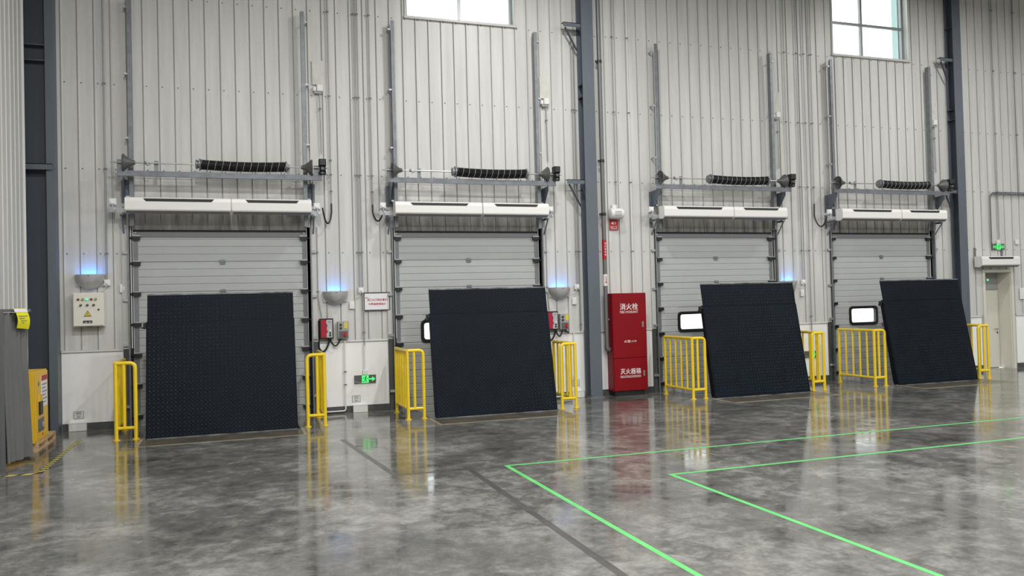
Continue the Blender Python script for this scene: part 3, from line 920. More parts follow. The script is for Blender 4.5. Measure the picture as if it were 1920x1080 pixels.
conduit([(4.19, -0.045, 1.40)] + bend((4.19, -0.045, 1.4), (4.18, -0.045, 0.045), (3.72, -0.045, 0.045), 0.05) + [(3.72, -0.045, 0.045)], 'white conduit running down from the grey control box and along the floor', m='conduit_white', r=0.014, extra=(0.80, 0.55))
conduit([(9.00, -0.045, 1.40)] + bend((9.0, -0.045, 1.4), (9.0, -0.045, 0.045), (8.45, -0.045, 0.045), 0.05) + [(8.45, -0.045, 0.045)], 'white conduit behind the yellow rail left of the middle column', m='conduit_white', r=0.014)
conduit([(3.70, CY, 3.6), (3.70, CY, 2.25), (3.76, -0.06, 1.86)], 'conduit dropping to the red control box right of the leftmost dock door', extra=(2.36,))
conduit([(8.42, CY, 3.6), (8.42, CY, 2.25), (8.45, -0.06, 1.87)], 'conduit dropping to the red control box right of the second dock door', extra=(2.36,))

def hose(pts, label, r=0.016, group='black flexible hoses'):
    o = Vector(pts[0])
    h = MB().tube([Vector(p) - o for p in pts], r, 8).build('flexible_hose', M['hose'], None, loc=o, smooth=True)
    return tag(h, label, 'hose', group)
hose([(3.99, CY, 4.06), (3.99, CY, 3.9)] + arc((3.985, CY, 3.86), (3.80, -0.25, 3.95), 0.24)[1:], 'black hose looping up to the outlet right of the leftmost air curtains')
hose([(4.785, CY, 4.05), (4.785, CY, 3.92)] + arc((4.785, CY, 3.9), (4.96, -0.28, 3.93), 0.20)[1:], 'black hose looping up to the outlet left of the second air curtains')
hose([(15.30, CY, 4.22), (15.295, CY, 3.95)] + arc((15.295, CY, 3.92), (15.46, -0.28, 3.90), 0.24)[1:], 'black hose looping up to the outlet left of the rightmost air curtains')
hose(arc((3.90, -0.07, 1.45), (3.70, -0.03, 1.30), 0.16) + [Vector((3.70, -0.03, 1.8))], 'black hose hanging under the red control box of the leftmost door', 0.017)
hose(arc((3.91, -0.07, 1.45), (4.10, -0.07, 1.45), 0.14), 'black hose joining the two control boxes of the leftmost door', 0.015)
hose(arc((8.58, -0.07, 1.46), (8.38, -0.03, 1.34), 0.16) + [Vector((8.38, -0.03, 1.8))], 'black hose hanging under the red control box of the second door', 0.017)
hose(arc((8.585, -0.07, 1.46), (8.735, -0.07, 1.46), 0.14), 'black hose joining the two control boxes of the second door', 0.015)
hose([(8.80, -0.06, 1.46), (8.80, -0.08, 1.42), (8.87, -0.10, 1.39)], 'short black cable end under the grey control box of the second door', 0.02)

# motion sensor boxes high on the wall, with putty patches
def sensor(x, z, label):
    t = thing('sensor_box', label, 'sensor box', (x, -0.030, z), 'white sensor boxes high beside the tracks')
    MB().cbox(-0.045, 0.075, -0.07, 0.0, -0.06, 0.075, 0.012).build('box', M['white'], t)
    MB().cbox(-0.115, -0.05, -0.05, 0.0, -0.055, 0.03, 0.01).build('side_box', M['paper'], t)
    MB().box(-0.09, 0.06, -0.045, 0.0, -0.10, -0.06).build('gland_plate', M['ctl_grey'], t)
    bx(-0.12, 0.10, -0.004, 0.002, 0.08, 0.55).build('putty_patch', M['putty'], t)
    MB().tube([(0.01, -0.02, -0.10), (0.025, -0.015, -1.25)], 0.012, 8).build('conduit_tube', M['conduit'], t, smooth=True)
    MB().box(-0.01, 0.035, -0.035, 0.002, -0.40, -0.375).build('clip', M['print_grey'], t)
    return t
for i, (x, z) in enumerate(((3.80, 6.28), (8.49, 6.28), (14.315, 6.29), (19.05, 6.33))):
    sensor(x, z, 'small white sensor box high beside the right track of the %s dock door' % names[i])

# ------------------------------------------------------------------ insect lamps
def insect_lamp(x, z, label):
    t = thing('insect_lamp', label, 'lamp', (x, -0.024, z), 'silver insect lamps with blue glow')
    rx, ry, rz = 0.245, 0.20, 0.265
    m = MB()
    nu, nv = 18, 8
    for sh in (1.0, 0.96):
        base = len(m.v)
        vs = []
        for j in range(nv + 1):
            b = PI / 2 * j / nv
            for i in range(nu + 1):
                a = PI * i / nu
                vs.append((rx * sh * math.cos(a) * math.cos(b), -ry * sh * math.sin(a) * math.cos(b), -rz * sh * math.sin(b)))
        fs = [(j * (nu + 1) + i, j * (nu + 1) + i + 1, (j + 1) * (nu + 1) + i + 1, (j + 1) * (nu + 1) + i) for j in range(nv) for i in range(nu)]
        m.add(vs, fs)
    n0 = (nu + 1) * (nv + 1)
    for i in range(nu):
        m.f.append((i, i + 1, n0 + i + 1, n0 + i))
    m.build('bowl', M['bowl'], t, smooth=True)
    bx(-rx + 0.01, rx - 0.01, -0.004, 0.020, -0.20, 0.0).build('back_plate', M['bowl'], t)
    MB().tube([(-0.13, -0.075, -0.06), (0.13, -0.075, -0.06)], 0.012, 8).build('uv_tube', M['uv'], t)
    bx(-0.012, 0.012, -ry - 0.003, -ry + 0.012, -0.03, -0.012).build('badge', M['print_grey'], t)
    l = bpy.data.lights.new('uv_glow', 'AREA')
    l.shape = 'RECTANGLE'; l.size = 0.26; l.size_y = 0.05
    l.energy = 1.5
    l.color = (0.0, 0.24, 1.0)
    lo = bpy.data.objects.new('uv_glow', l)
    COL.objects.link(lo)
    lo.parent = t
    lo.location = (0, -0.06, -0.03)
    lo.rotation_euler = (math.radians(180 - 12), 0, 0)
    return t
insect_lamp(-0.225, 2.735, 'silver half bowl insect lamp above the cream control panel')
insect_lamp(4.03, 2.355, 'silver half bowl insect lamp left of the framed notice')
insect_lamp(8.70, 2.345, 'silver half bowl insect lamp left of the middle column')
insect_lamp(14.48, 2.39, 'silver half bowl insect lamp partly behind the third dock plate')

SG = 'small white sockets and switch plates'
def socket(x, z, label, wd=0.105, hh=0.11, d=0.05):
    t = thing('wall_socket', label, 'socket', (x, -0.026, z), SG)
    MB().cbox(-wd / 2, wd / 2, -d, 0.0, -hh / 2, hh / 2, 0.01).build('socket_box', M['white'], t)
    MB().cbox(-0.02, 0.02, -d - 0.02, -d, -0.03, 0.015, 0.006).build('plug', M['paper'], t)
    MB().tube(arc((0.0, -d, -0.03), (-0.10, -0.02, -0.13), 0.03, 8), 0.006, 6).build('cord', M['white'], t)
    return t
def switch_plate(x, z, label, wd=0.10, hh=0.15):
    t = thing('switch_plate', label, 'switch', (x, -0.026, z), SG)
    MB().cbox(-wd / 2, wd / 2, -0.018, 0.0, -hh / 2, hh / 2, 0.006).build('plate', M['white'], t)
    MB().box(-wd * 0.3, -wd * 0.05, -0.024, -0.018, -hh * 0.25, hh * 0.25).box(wd * 0.05, wd * 0.3, -0.024, -0.018, -hh * 0.25, hh * 0.25).build('rocker', M['paper'], t)
    return t
socket(0.05, 2.59, 'white socket right of the insect lamp over the cream control panel')
switch_plate(0.295, 2.485, 'white double switch plate left of the leftmost dock door')
socket(4.52, 2.37, 'white socket at the upper left corner of the framed notice')
switch_plate(4.345, 2.085, 'white blank plate between insect lamp and framed notice')
socket(9.10, 2.355, 'white socket by the insect lamp left of the middle column')
switch_plate(9.04, 2.055, 'white blank plate under the socket left of the middle column')
socket(14.91, 2.365, 'white socket by the insect lamp at the third dock plate')
switch_plate(14.89, 2.10, 'white blank plate above the ledge right of the third dock plate')
switch_plate(21.75, 3.31, 'small white plate up right of the exit sign over the personnel door', 0.12, 0.12)
switch_plate(21.86, 1.95, 'grey and white plate on the sheet right of the personnel door', 0.16, 0.30)

# ------------------------------------------------------------------ cream control panel
t = thing('control_panel', 'cream electrical control panel with indicator lights and yellow warning triangle', 'control panel', (-0.235, -0.025, 1.825))
MB().cbox(-0.245, 0.245, -0.17, 0.0, 0.0, 0.59, 0.006).build('cabinet_body', M['panel'], t)
dr = MB().cbox(-0.235, 0.235, -0.186, -0.172, 0.012, 0.578, 0.006).build('cabinet_door', M['panel'], t)
FY = -0.186
def pan(px, py):             # panel zoom pixels to local x, z
    return ((px - 122) / 483 * 0.49 - 0.245, 0.59 - (py - 378) / 497 * 0.59)
for k, (px, mm) in enumerate(((210, 'ctl_red'), (278, 'label_yellow'), (346, 'green_led'), (412, 'ctl_red'), (478, 'label_yellow'))):
    x, z = pan(px, 475)
    b = MB().disc(x, FY, z, 0.019, 0.02).build('indicator_bezel', M['black'], t)
    MB().disc(x, FY - 0.02, z, 0.012 if k != 2 else 0.019, 0.008).build('indicator_lens', M[mm], b)
for px in (248, 350, 448):
    x, z = pan(px, 560)
    b = MB().disc(x, FY, z, 0.020, 0.018).build('selector_switch', M['black'], t)
    MB().box(x - 0.005, x + 0.005, FY - 0.032, FY - 0.018, z - 0.016, z + 0.016).build('selector_lever', M['print_grey'], b)
x, z = pan(524, 628)
MB().disc(x, FY, z, 0.015, 0.014).build('lock', M['black'], t)
x, z = pan(352, 690)
tri = [(x - 0.062, z - 0.045), (x + 0.062, z - 0.045), (x, z + 0.065)]
s = MB().prism(tri, 'y', FY - 0.002, FY).build('warning_triangle', M['black'], t)
MB().prism([(x + (p[0] - x) * 0.82, z - 0.006 + (p[1] - z + 0.006) * 0.82) for p in tri], 'y', FY - 0.003, FY - 0.002).build('warning_field', M['label_yellow'], s)
MB().prism([(x + 0.006, z + 0.035), (x - 0.010, z + 0.005), (x - 0.001, z + 0.005), (x - 0.006, z - 0.014), (x + 0.010, z + 0.013), (x + 0.001, z + 0.013)], 'y', FY - 0.004, FY - 0.003).build('warning_bolt', M['black'], s)
lettering('有电危险', x - 0.036, x + 0.036, z - 0.037, z - 0.020, FY - 0.0035, M['black'], s, bold=0.01)
x, z = pan(352, 806)
s = bx(x - 0.072, x + 0.072, FY - 0.004, FY, z - 0.022, z + 0.022).build('name_plate', M['black'], t)
MB().box(x - 0.05, x - 0.005, FY - 0.005, FY - 0.004, z - 0.012, z - 0.002).box(x + 0.015, x + 0.055, FY - 0.005, FY - 0.004, z - 0.010, z).build('plate_print', M['print_white'], s)
MB().cbox(-0.05, 0.05, -0.1, -0.05, -0.012, 0.0, 0.004).build('gland_plate', M['black'], t)

# ------------------------------------------------------------------ door control boxes
def ctl_red(x, z, label):
    t = thing('door_control_box', label, 'control box', (x, -0.026, z), 'red and white door control boxes')
    MB().cbox(-0.13, 0.13, -0.10, 0.0, -0.195, 0.195, 0.012).build('box_body', M['black'], t)
    MB().prism([(-0.105, -0.17), (0.0, -0.17), (-0.005, -0.10), (0.02, -0.06), (0.0, 0.0), (0.015, 0.06), (-0.01, 0.12), (0.0, 0.17), (-0.105, 0.17)], 'y', -0.108, -0.10).build('red_cover', M['ctl_red'], t)
    w_ = MB().prism([(0.002, -0.17), (0.108, -0.17), (0.108, 0.17), (0.002, 0.17), (-0.008, 0.12), (0.017, 0.06), (0.002, 0.0), (0.022, -0.06), (-0.003, -0.10)], 'y', -0.107, -0.10).build('white_cover', M['bowl'], t)
    for k, zz in enumerate((-0.03, -0.085, -0.13)):
        MB().disc(0.065, -0.107, zz, 0.019, 0.010).build('push_button', M['paper'] if k == 0 else M['black'], t)
    bx(0.03, 0.09, -0.109, -0.107, 0.11, 0.14).build('display', M['ctl_grey'], t)
    bx(-0.045, -0.01, -0.110, -0.108, 0.07, 0.085).build('badge', mat_blue, t)
    return t
mat_blue = mat('badge_blue', (0.03, 0.05, 0.4), 0.4)
def ctl_grey(x, z, label):
    t = thing('switch_box', label, 'control box', (x, -0.026, z), 'grey leveler control boxes with red knob')
    MB().cbox(-0.105, 0.105, -0.085, 0.0, -0.165, 0.165, 0.01).build('box_body', M['ctl_grey'], t)
    bx(-0.08, 0.085, -0.088, -0.085, -0.15, -0.02).build('dark_plate', M['sign_grey'], t)
    bx(0.018, 0.085, -0.088, -0.085, 0.03, 0.15).build('yellow_label', M['label_yellow'], t)
    for zz in (0.10, 0.035):
        MB().disc(-0.045, -0.085, zz, 0.022, 0.016).build('push_button', M['black'], t)
    k = MB().disc(0.035, -0.088, -0.088, 0.040, 0.010, 16).build('rotary_knob', M['knob_red'], t)
    MB().box(0.027, 0.043, -0.122, -0.098, -0.122, -0.054).build('knob_grip', M['knob_red'], k)
    return t
ctl_red(3.84, 1.645, 'red and white door control box right of the leftmost dock door')
ctl_grey(4.155, 1.61, 'grey control box with red knob right of the leftmost dock door')
ctl_red(8.495, 1.655, 'red and white door control box right of the second dock door')
ctl_grey(8.775, 1.625, 'grey control box with red knob right of the second dock door')

# ------------------------------------------------------------------ framed notice
t = thing('framed_notice', 'white framed notice with two lines of red characters', 'sign', (4.83, -0.026, 2.147))
fr = MB().box(-0.257, 0.257, -0.022, 0.0, -0.178, -0.163).box(-0.257, 0.257, -0.022, 0.0, 0.163, 0.178).box(-0.257, -0.242, -0.022, 0.0, -0.163, 0.163).box(0.242, 0.257, -0.022, 0.0, -0.163, 0.163)
fr.build('frame', M['black'], t)
pp = bx(-0.242, 0.242, -0.012, 0.0, -0.163, 0.163).build('notice_sheet', M['paper'], t)
lettering('进口与风险区事扣', -0.19, 0.20, 0.005, 0.055, -0.0135, M['print_red'], t, bold=0.02)
lettering('中等温度预指示', -0.165, 0.175, -0.075, -0.028, -0.0135, M['print_red'], t, bold=0.02)
m_ = MB()
m_.box(-0.225, -0.18, -0.0135, -0.0125, 0.075, 0.085).box(-0.225, -0.14, -0.0135, -0.0125, 0.062, 0.069)
m_.build('small_print', M['print_grey'], t)

# ------------------------------------------------------------------ exit signs
def run_man(cx, cz, s, y, m, parent):
    q = MB()
    q.tube([(cx + 0.10 * s, y, cz + 0.33 * s), (cx + 0.10 * s, y - 0.001, cz + 0.33 * s)], 0.10 * s, 10)
    def limb(pts, wd):
        for a, b in zip(pts, pts[1:]):
            d = Vector((b[0] - a[0], b[1] - a[1])); n = Vector((-d.y, d.x)).normalized() * wd * s
            q.prism([(cx + a[0] * s + n.x, cz + a[1] * s + n.y), (cx + b[0] * s + n.x, cz + b[1] * s + n.y), (cx + b[0] * s - n.x, cz + b[1] * s - n.y), (cx + a[0] * s - n.x, cz + a[1] * s - n.y)], 'y', y - 0.001, y)
    limb([(0.05, 0.22), (-0.03, -0.08)], 0.07)
    limb([(-0.03, -0.08), (0.16, -0.18), (0.10, -0.42)], 0.05)
    limb([(-0.03, -0.08), (-0.12, -0.30), (-0.34, -0.32)], 0.05)
    limb([(0.05, 0.20), (-0.22, 0.20), (-0.30, 0.02)], 0.04)
    limb([(0.05, 0.20), (0.26, 0.06), (0.40, 0.12)], 0.04)
    return q.build('running_figure', m, parent)
def exit_sign(x, z, label, y=-0.002, arrow=True):
    t = thing('exit_sign', label, 'exit sign', (x, y, z), 'green emergency exit signs')
    MB().cbox(-0.21, 0.21, -0.028, 0.0, -0.078, 0.078, 0.004).build('sign_plate', M['sign_grey'], t)
    g = bx(-0.065, 0.065, -0.031, -0.028, -0.073, 0.073).build('lit_pictogram', M['green_lit'], t)
    run_man(0.0, 0.0, 0.145, -0.0315, mat_dg, g)
    if arrow:
        MB().prism([(0.075, -0.012), (0.135, -0.012), (0.135, -0.045), (0.195, 0.0), (0.135, 0.045), (0.135, 0.012), (0.075, 0.012)], 'y', -0.031, -0.028).build('lit_arrow', M['green_lit'], t)
        pts = [(-0.208 + 0.14 * i / 8, -0.035 - 0.033 * math.sin(PI / 2 * i / 8)) for i in range(9)]
        m = MB().tube([(p[0], -0.029, p[1]) for p in pts], 0.006, 5)
        m.build('swoosh', M['bowl'], t)
    else:
        for ch, xx in (('安', -0.19), ('全', -0.13), ('出', 0.08), ('口', 0.14)):
            lettering(ch, xx, xx + 0.05, -0.035, 0.035, -0.0295, M['green_lit'], t, bold=0.02)
    MB().cbox(-0.045, 0.045, -0.04, 0.0, 0.08, 0.175, 0.008).build('junction_box', M['white'], t)
    return t
mat_dg = mat('pictogram_dark', (0.01, 0.18, 0.04), 0.5)
exit_sign(4.57, 0.635, 'green running man exit sign with arrow under the framed notice')
exit_sign(15.12, 0.65, 'green running man exit sign behind the yellow rail right of third plate')
exit_sign(21.075, 3.185, 'green exit sign with characters above the personnel door', y=-0.026, arrow=False)

# low plates and white drain boxes
def floor_label(x, z, label):
    t = thing('info_plate', label, 'plate', (x, -0.002, z), 'small grey printed plates low on the wall')
    bx(-0.08, 0.08, -0.004, 0.0, -0.065, 0.065).build('plate', M['conduit_white'], t)
    m = MB().box(-0.08, 0.08, -0.006, -0.004, 0.058, 0.065).box(-0.08, 0.08, -0.006, -0.004, -0.065, -0.058).box(-0.08, -0.073, -0.006, -0.004, -0.058, 0.058).box(0.073, 0.08, -0.006, -0.004, -0.058, 0.058)
    m.box(-0.04, 0.04, -0.0055, -0.004, 0.025, 0.04).box(-0.045, 0.045, -0.0055, -0.004, -0.002, 0.006).box(-0.03, 0.03, -0.0055, -0.004, -0.04, -0.025)
    m.build('print', M['print_grey'], t)
def drain_box(x, label):
    t = thing('floor_box', label, 'box', (x, -0.006, 0), 'white boxes on the floor against the skirting')
    MB().cbox(-0.14, 0.14, -0.08, 0.0, 0.0, 0.135, 0.006).build('box_body', M['white'], t)
    bx(-0.143, 0.143, -0.083, 0.0, 0.135, 0.145).build('box_lid', M['white'], t)
floor_label(-0.445, 0.275, 'small printed plate low on the wall under the cream control panel')
floor_label(4.39, 0.262, 'small printed plate low on the wall under the exit sign')
floor_label(9.04, 0.312, 'small printed plate low on the wall beside the middle column')
drain_box(-0.455, 'white floor box under the cream control panel')
drain_box(4.46, 'white floor box under the low exit sign')
drain_box(9.06, 'white floor box beside the middle column')

# ------------------------------------------------------------------ hydrant cabinet, its pipe, loudspeaker
t = thing('hydrant_cabinet', 'tall red fire hydrant cabinet with white characters', 'fire cabinet', (10.19, -0.03, 0))
MB().box(-0.405, 0.405, -0.27, 0.0, 0.105, 2.195).build('cabinet_body', M['red'], t)
bx(-0.36, 0.33, -0.24, -0.03, 0.0, 0.105).build('plinth', M['black'], t)
up = MB().cbox(-0.400, 0.400, -0.290, -0.272, 0.81, 2.190, 0.006).build('upper_door', M['red'], t)
lo_ = MB().cbox(-0.400, 0.400, -0.290, -0.272, 0.112, 0.800, 0.006).build('lower_door', M['red'], t)
HY = -0.2915
lettering('消火栓', -0.225, 0.205, 1.835, 1.975, HY, M['print_white'], up, bold=0.006)
lettering('FIRE HYDRANT', -0.225, 0.205, 1.765, 1.815, HY, M['print_white'], up)
lettering('火警:119', -0.145, 0.145, 1.135, 1.19, HY, M['print_white'], up, bold=0.006)
lettering('灭火器箱', -0.25, 0.235, 0.46, 0.585, HY, M['print_white'], lo_, bold=0.006)
lettering('FIRE EXTINGUISHER BOX', -0.25, 0.235, 0.385, 0.435, HY, M['print_white'], lo_)
for z, par in ((1.515, up), (0.465, lo_)):
    h = MB().cbox(0.29, 0.335, -0.300, -0.290, z - 0.06, z + 0.06, 0.006).build('handle_plate', M['steel'], par)
    MB().box(0.305, 0.320, -0.308, -0.300, z - 0.045, z + 0.03).build('latch', M['print_grey'], par)

t = thing('fire_pipe', 'grey fire water pipe between middle column and red hydrant cabinet', 'pipe', (9.72, -0.15, 0))
pts = [(0.0, 0, 10.2)] + bend((0, 0, 2), (0, 0, 1.0), (0.4, 0, 1.0), 0.07) + [(0.063, 0.0, 1.0)]
MB().tube([(0, 0, 10.2), (0, 0, 1.02)], 0.046, 12).build('pipe_riser', M['pipe'], t, smooth=True)
MB().tube([(0.0, 0, 1.10)] + bend((0, 0, 2), (0, 0, 0.99), (0.4, 0, 0.99), 0.06), 0.052, 12).build('elbow', M['pipe'], t, smooth=True)
for z in (5.05, 3.9, 7.2):
    MB().tube([(0, 0, z - 0.03), (0, 0, z + 0.03)], 0.056, 12).box(-0.09, -0.04, -0.02, 0.02, z - 0.02, z + 0.02).box(-0.02, 0.02, 0.04, 0.12, z - 0.015, z + 0.015).build('pipe_clamp', M['black'], t)
MB().disc(0.03, -0.03, 1.64, 0.02, 0.03).build('tap_plug', M['galv_dark'], t)
s = MB().tube([(0, 0, 2.93), (0, 0, 3.35)], 0.0485, 14).build('red_marker', M['sign_red'], t, smooth=True)
for k, ch in enumerate('消火栓系统'):
    lettering(ch, -0.018, 0.018, 3.25 - 0.06 * k, 3.29 - 0.06 * k, -0.050, M['print_white'], s, bold=0.01)
s = MB().tube([(0, 0, 2.36), (0, 0, 2.61)], 0.0485, 14).build('white_marker', M['white'], t, smooth=True)
MB().prism([(-0.007, 2.57), (0.007, 2.57), (0.007, 2.45), (0.02, 2.45), (0.0, 2.40), (-0.02, 2.45), (-0.007, 2.45)], 'y', -0.052, -0.049).build('red_arrow', M['sign_red'], s)

t = thing('wall_speaker', 'white barrel loudspeaker above a small red sign', 'speaker', (10.03, -0.025, 3.92))
MB().lathe_x([(-0.16, 0.075), (-0.145, 0.105), (-0.12, 0.115), (0.12, 0.115), (0.145, 0.105), (0.16, 0.075)], 0, -0.115, 0, 18).build('speaker_body', M['white'], t, smooth=True)
MB().cbox(-0.06, 0.05, -0.06, 0.0, 0.08, 0.20, 0.01).build('terminal_box', M['white'], t)
m = MB()
for k in range(5):
    m.box(-0.08, 0.08, -0.233, -0.228, -0.045 + 0.02 * k, -0.037 + 0.02 * k)
m.build('grille_slots', M['bowl'], t)
t = thing('broadcast_sign', 'small square red sign with loudspeaker symbol under the white speaker', 'sign', (10.02, -0.026, 3.575))
bx(-0.11, 0.11, -0.005, 0.0, 0.0, 0.225).build('sign_board', M['sign_red'], t)
m = MB().prism([(-0.06, 0.135), (-0.035, 0.135), (-0.008, 0.11), (-0.008, 0.19), (-0.035, 0.165), (-0.06, 0.165)], 'y', -0.007, -0.005)
for r in (0.025, 0.045):
    m.tube([(-0.002 + r * math.cos(a), -0.006, 0.15 + r * math.sin(a)) for a in [(-0.8 + 0.2 * i) for i in range(9)]], 0.004, 4)
m.build('speaker_symbol', M['print_white'], t)
lettering('消防广播', -0.085, 0.085, 0.050, 0.085, -0.006, M['print_white'], t, bold=0.01)
bx(-0.075, 0.075, -0.006, -0.005, 0.022, 0.032).build('sign_rule', M['print_white'], t)

# ------------------------------------------------------------------ cable tray over the personnel door
t = thing('cable_tray', 'thin wire cable tray curving over the personnel door', 'cable tray', (20.84, -0.05, 3.25))
for dy in (0.0, -0.06):
    MB().tube([(0.06, dy, 1.25)] + bend((0.06, dy, 1.2), (0.06, dy, 1.36), (0.6, dy, 1.36), 0.08) + [(1.9, dy, 1.36)], 0.008, 6).build('side_wire', M['galv_dark'], t)
for k in range(11):
    x = 0.16 + 0.16 * k
    MB().tube([(x, 0.0, 1.36), (x + 0.01, -0.005, 1.30), (x + 0.07, -0.055, 1.30), (x + 0.08, -0.06, 1.36)], 0.007, 5).build('cross_wire', M['galv_dark'], t)
MB().tube([(0.0, 0.0, 0)] + bend((0, 0, 0), (0.0, 0.0, 1.33), (0.6, 0.0, 1.33), 0.12) + [(1.9, -0.02, 1.32)], 0.016, 6).build('cable', M['pipe'], t)

# ------------------------------------------------------------------ left corner: curtain screen, note, yellow cabinet on pallet
t = thing('curtain_screen', 'dark grey fabric curtain screen on a steel frame at the left edge', 'screen', (-0.83, -3.5, 0))
bx(-0.06, 0.07, -0.06, 0.02, 0, 2.12).build('frame_post', M['screen_frame'], t)
bx(-0.24, -0.16, -0.70, -0.62, 0, 2.12).build('frame_post', M['screen_frame'], t)
MB().add([(-0.22, -0.7, 2.10), (-0.16, -0.7, 2.10), (0.25, 0.70, 2.10), (0.19, 0.70, 2.10), (-0.22, -0.7, 2.14), (-0.16, -0.7, 2.14), (0.25, 0.70, 2.14), (0.19, 0.70, 2.14)], [(0, 3, 2, 1), (4, 5, 6, 7), (0, 1, 5, 4), (1, 2, 6, 5), (2, 3, 7, 6), (3, 0, 4, 7)]).build('frame_rail', M['screen_frame'], t)
def drape(y0, y1, x0, x1, seed, bottom):
    vs = []; fs = []
    nu, nv = 60, 14
    for j in range(nv + 1):
        v = j / nv
        z = 2.09 + (bottom - 2.09) * v
        for i in range(nu + 1):
            u = i / nu
            f = 0.034 * math.sin(u * 31 + seed) + 0.016 * math.sin(u * 53 + 2 * seed) + 0.02 * v * math.sin(u * 15 + 1 + seed)
            bulge = 0.09 * v * math.sin(PI * min(1, u * 1.1)) ** 0.5
            vs.append((x0 + (x1 - x0) * u + f * (0.5 + 0.7 * v) + bulge * 0.35 + 0.01, y0 + (y1 - y0) * (u ** (1 - 0.05 * v)), z))
    n = nu + 1
    for j in range(nv):
        for i in range(nu):
            fs.append((j * n + i, j * n + i + 1, (j + 1) * n + i + 1, (j + 1) * n + i))
    k = len(vs)
    vs += [(p[0] - 0.006, p[1], p[2]) for p in vs]
    fs += [tuple(q + k for q in reversed(f)) for f in fs[:]]
    return MB().add(vs, fs)
drape(0.04, 0.68, 0.02, 0.205, 0.6, 0.06).build('curtain', M['curtain'], t, smooth=True)
drape(-0.60, -0.08, -0.19, -0.03, 2.2, 0.06).build('curtain', M['curtain'], t, smooth=True)

t = thing('paper_note', 'bright yellow paper note hanging on the curtain rail', 'note', (-0.735, -3.28, 2.145))
dn = Vector((0.28, 0.96, 0)).normalized(); nn = Vector((0.96, -0.28, 0)).normalized()
vs = []; n = 8
for j in range(n + 1):
    v = j / n
    for u in (0, 1):
        p = dn * (0.30 * u + 0.07 * v * (1 - 0.4 * u)) + nn * (0.055 + 0.035 * math.sin(v * PI) + 0.015 * v * u)
        vs.append((p.x, p.y, -0.27 * v - 0.02 * v * u))
k = len(vs)
vs += [(p[0] - 0.003, p[1], p[2]) for p in vs]
fs = [(2 * j, 2 * j + 1, 2 * j + 3, 2 * j + 2) for j in range(n)]
fs += [tuple(reversed([q + k for q in f])) for f in fs]
fs += [(2 * j, 2 * j + 2, 2 * j + 2 + k, 2 * j + k) for j in range(n)] + [(2 * j + 1, 2 * j + 1 + k, 2 * j + 3 + k, 2 * j + 3) for j in range(n)]
MB().add(vs, fs).build('sheet', M['note'], t)
def on_note(u0, u1, z0, z1, off, m, name):
    q = []
    for o_ in (off, off - 0.004):
        for u, z in ((u0, z0), (u1, z0), (u1, z1), (u0, z1)):
            p = dn * u + nn * (0.055 + 0.035 * math.sin(min(1, -z / 0.27) * PI) + o_)
            q.append((p.x, p.y, z))
    MB().add(q, [(0, 1, 2, 3), (4, 7, 6, 5), (0, 4, 5, 1), (1, 5, 6, 2), (2, 6, 7, 3), (3, 7, 4, 0)]).build(name, m, t)
on_note(-0.01, 0.31, -0.05, -0.005, 0.006, M['paper'], 'tape_strip')
for zz, ua, ub in ((-0.10, 0.05, 0.28), (-0.13, 0.07, 0.2), (-0.165, 0.11, 0.26), (-0.195, 0.14, 0.22)):
    on_note(ua, ub, zz - 0.009, zz, 0.008, M['print_grey'], 'handwriting')

# pallet
t = thing('wooden_pallet', 'small wooden pallet under the yellow safety cabinet', 'pallet', (-0.877, -1.50, 0))
for k in range(4):
    yy = -0.66 + 0.36 * k
    bx(-0.227, 0.227, yy, yy + 0.24, 0.112, 0.135).build('deck_board', M['wood'], t)
for yy in (-0.66, -0.05, 0.56):
    for xx in (-0.227, 0.127):
        bx(xx, xx + 0.10, yy, yy + 0.10, 0.022, 0.094).build('block', M['wood'], t)
for xx in (-0.227, 0.127):
    bx(xx, xx + 0.10, -0.66, 0.66, 0.094, 0.112).build('stringer_board', M['wood'], t)
    bx(xx, xx + 0.10, -0.66, 0.66, 0.0, 0.022).build('bottom_board', M['wood'], t)
t = thing('safety_cabinet', 'yellow metal safety cabinet standing on the pallet', 'cabinet', (-0.89, -1.80, 0.1355))
MB().box(-0.22, 0.22, -0.42, 0.42, 0.0, 1.06).build('cabinet_body', M['cab_yellow'], t)
d = bx(0.222, 0.236, -0.41, 0.41, 0.03, 1.04).build('cabinet_door', M['cab_yellow'], t)
def onx(y0, y1, z0, z1, x0=0.236, x1=0.240): return bx(x0, x1, y0, y1, z0, z1)
w_ = onx(-0.04, 0.36, 0.50, 0.98).build('label_sheet', M['paper'], t)
onx(-0.04, 0.36, 0.90, 0.98, 0.240, 0.242).build('label_heading', M['sign_red'], w_)
m = MB()
for k in range(6):
    for q in range(3 if k % 2 else 4):
        m.box(0.240, 0.2415, 0.0 + 0.085 * q, 0.065 + 0.085 * q, 0.83 - 0.055 * k, 0.85 - 0.055 * k)
m.build('label_print', M['print_grey'], w_)
onx(-0.22, -0.03, 0.46, 0.70, 0.236, 0.250).build('latch_recess', M['cab_yellow'], t)
onx(-0.23, -0.05, 0.40, 0.60, 0.236, 0.262).build('paddle_handle', M['black'], t)
onx(-0.26, -0.18, 0.84, 0.90, 0.236, 0.239).build('hazard_mark', M['print_grey'], t)
onx(-0.28, 0.12, 0.14, 0.34, 0.236, 0.239).build('lower_label', M['sign_grey'], t)
MB().tube([(0.236, 0.05, 0.23), (0.242, 0.05, 0.23)], 0.045, 12).build('lower_emblem', M['bowl'], t)
MB().tube([(0.236, 0.0, 0.09), (0.243, 0.0, 0.09)], 0.022, 10).build('vent_plug', M['knob_red'], t)

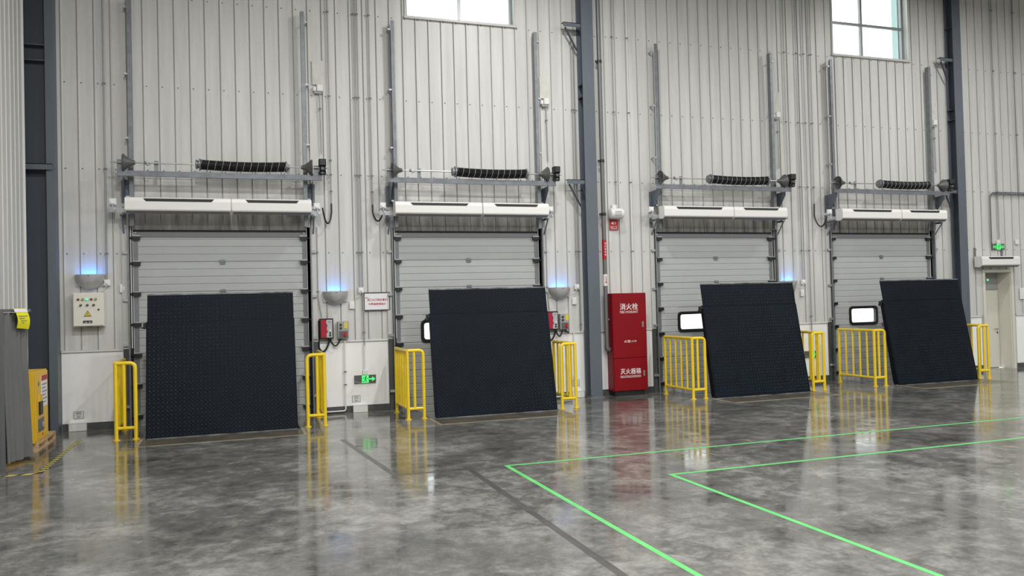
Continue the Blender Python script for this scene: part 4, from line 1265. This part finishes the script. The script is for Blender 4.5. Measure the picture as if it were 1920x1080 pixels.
# ------------------------------------------------------------------ floor tapes
def strip(name, pts, wd, m, label, h=0.0012):
    """flat tape along a polyline with mitred corners (x,y)"""
    P = [Vector(p) for p in pts]
    L = []; Rr = []
    for i, p in enumerate(P):
        d0 = (p - P[i - 1]).normalized() if i else (P[1] - p).normalized()
        d1 = (P[i + 1] - p).normalized() if i < len(P) - 1 else d0
        n0 = Vector((-d0.y, d0.x)); n1 = Vector((-d1.y, d1.x))
        n = (n0 + n1).normalized(); k = wd / 2 / max(0.3, n.dot(n0))
        L.append(p + n * k); Rr.append(p - n * k)
    o = P[0]
    mb = MB()
    for i in range(len(P) - 1):
        q = [L[i], L[i + 1], Rr[i + 1], Rr[i]]
        mb.prism([(v.x - o.x, v.y - o.y) for v in q], 'z', 0.0003, h)
    t = mb.build(name, m, None, loc=(o.x, o.y, 0))
    return tag(t, label, 'floor tape')
strip('floor_tape', [(30.0, -6.28), (5.385, -6.265), (5.385, -13.5)], 0.055, M['tape_green'], 'outer green floor tape corner nearest the dock plates')
strip('floor_tape', [(30.0, -7.62), (6.96, -7.60), (6.96, -13.5)], 0.055, M['tape_green'], 'inner green floor tape corner further from the dock plates')
strip('floor_tape', [(3.72, -3.2), (3.98, -6.22), (4.90, -6.24), (4.86, -13.5)], 0.075, M['tape_dark'], 'worn dark floor tape left of the green lines', 0.0009)
t = thing('hazard_tape', 'black and yellow striped floor tape around the yellow cabinet', 'floor tape', (-0.25, -1.1, 0))
bx(-0.035, 0.035, -2.98, 0.0, 0.0003, 0.0010).build('tape_strip', M['tape_black'], t)
bx(-0.82, -0.035, -2.98, -2.91, 0.0003, 0.0010).build('tape_strip', M['tape_black'], t)
for k in range(17):
    y0 = -0.03 - 0.17 * k
    MB().prism([(-0.035, y0 - 0.085), (0.035, y0 - 0.03), (0.035, y0 + 0.025), (-0.035, y0 - 0.03)], 'z', 0.001, 0.0016).build('yellow_stripe', M['tape_yellow'], t)
for k in range(4):
    x0 = -0.10 - 0.19 * k
    MB().prism([(x0 - 0.11, -2.98), (x0, -2.98), (x0 + 0.05, -2.91), (x0 - 0.06, -2.91)], 'z', 0.001, 0.0016).build('yellow_stripe', M['tape_yellow'], t)
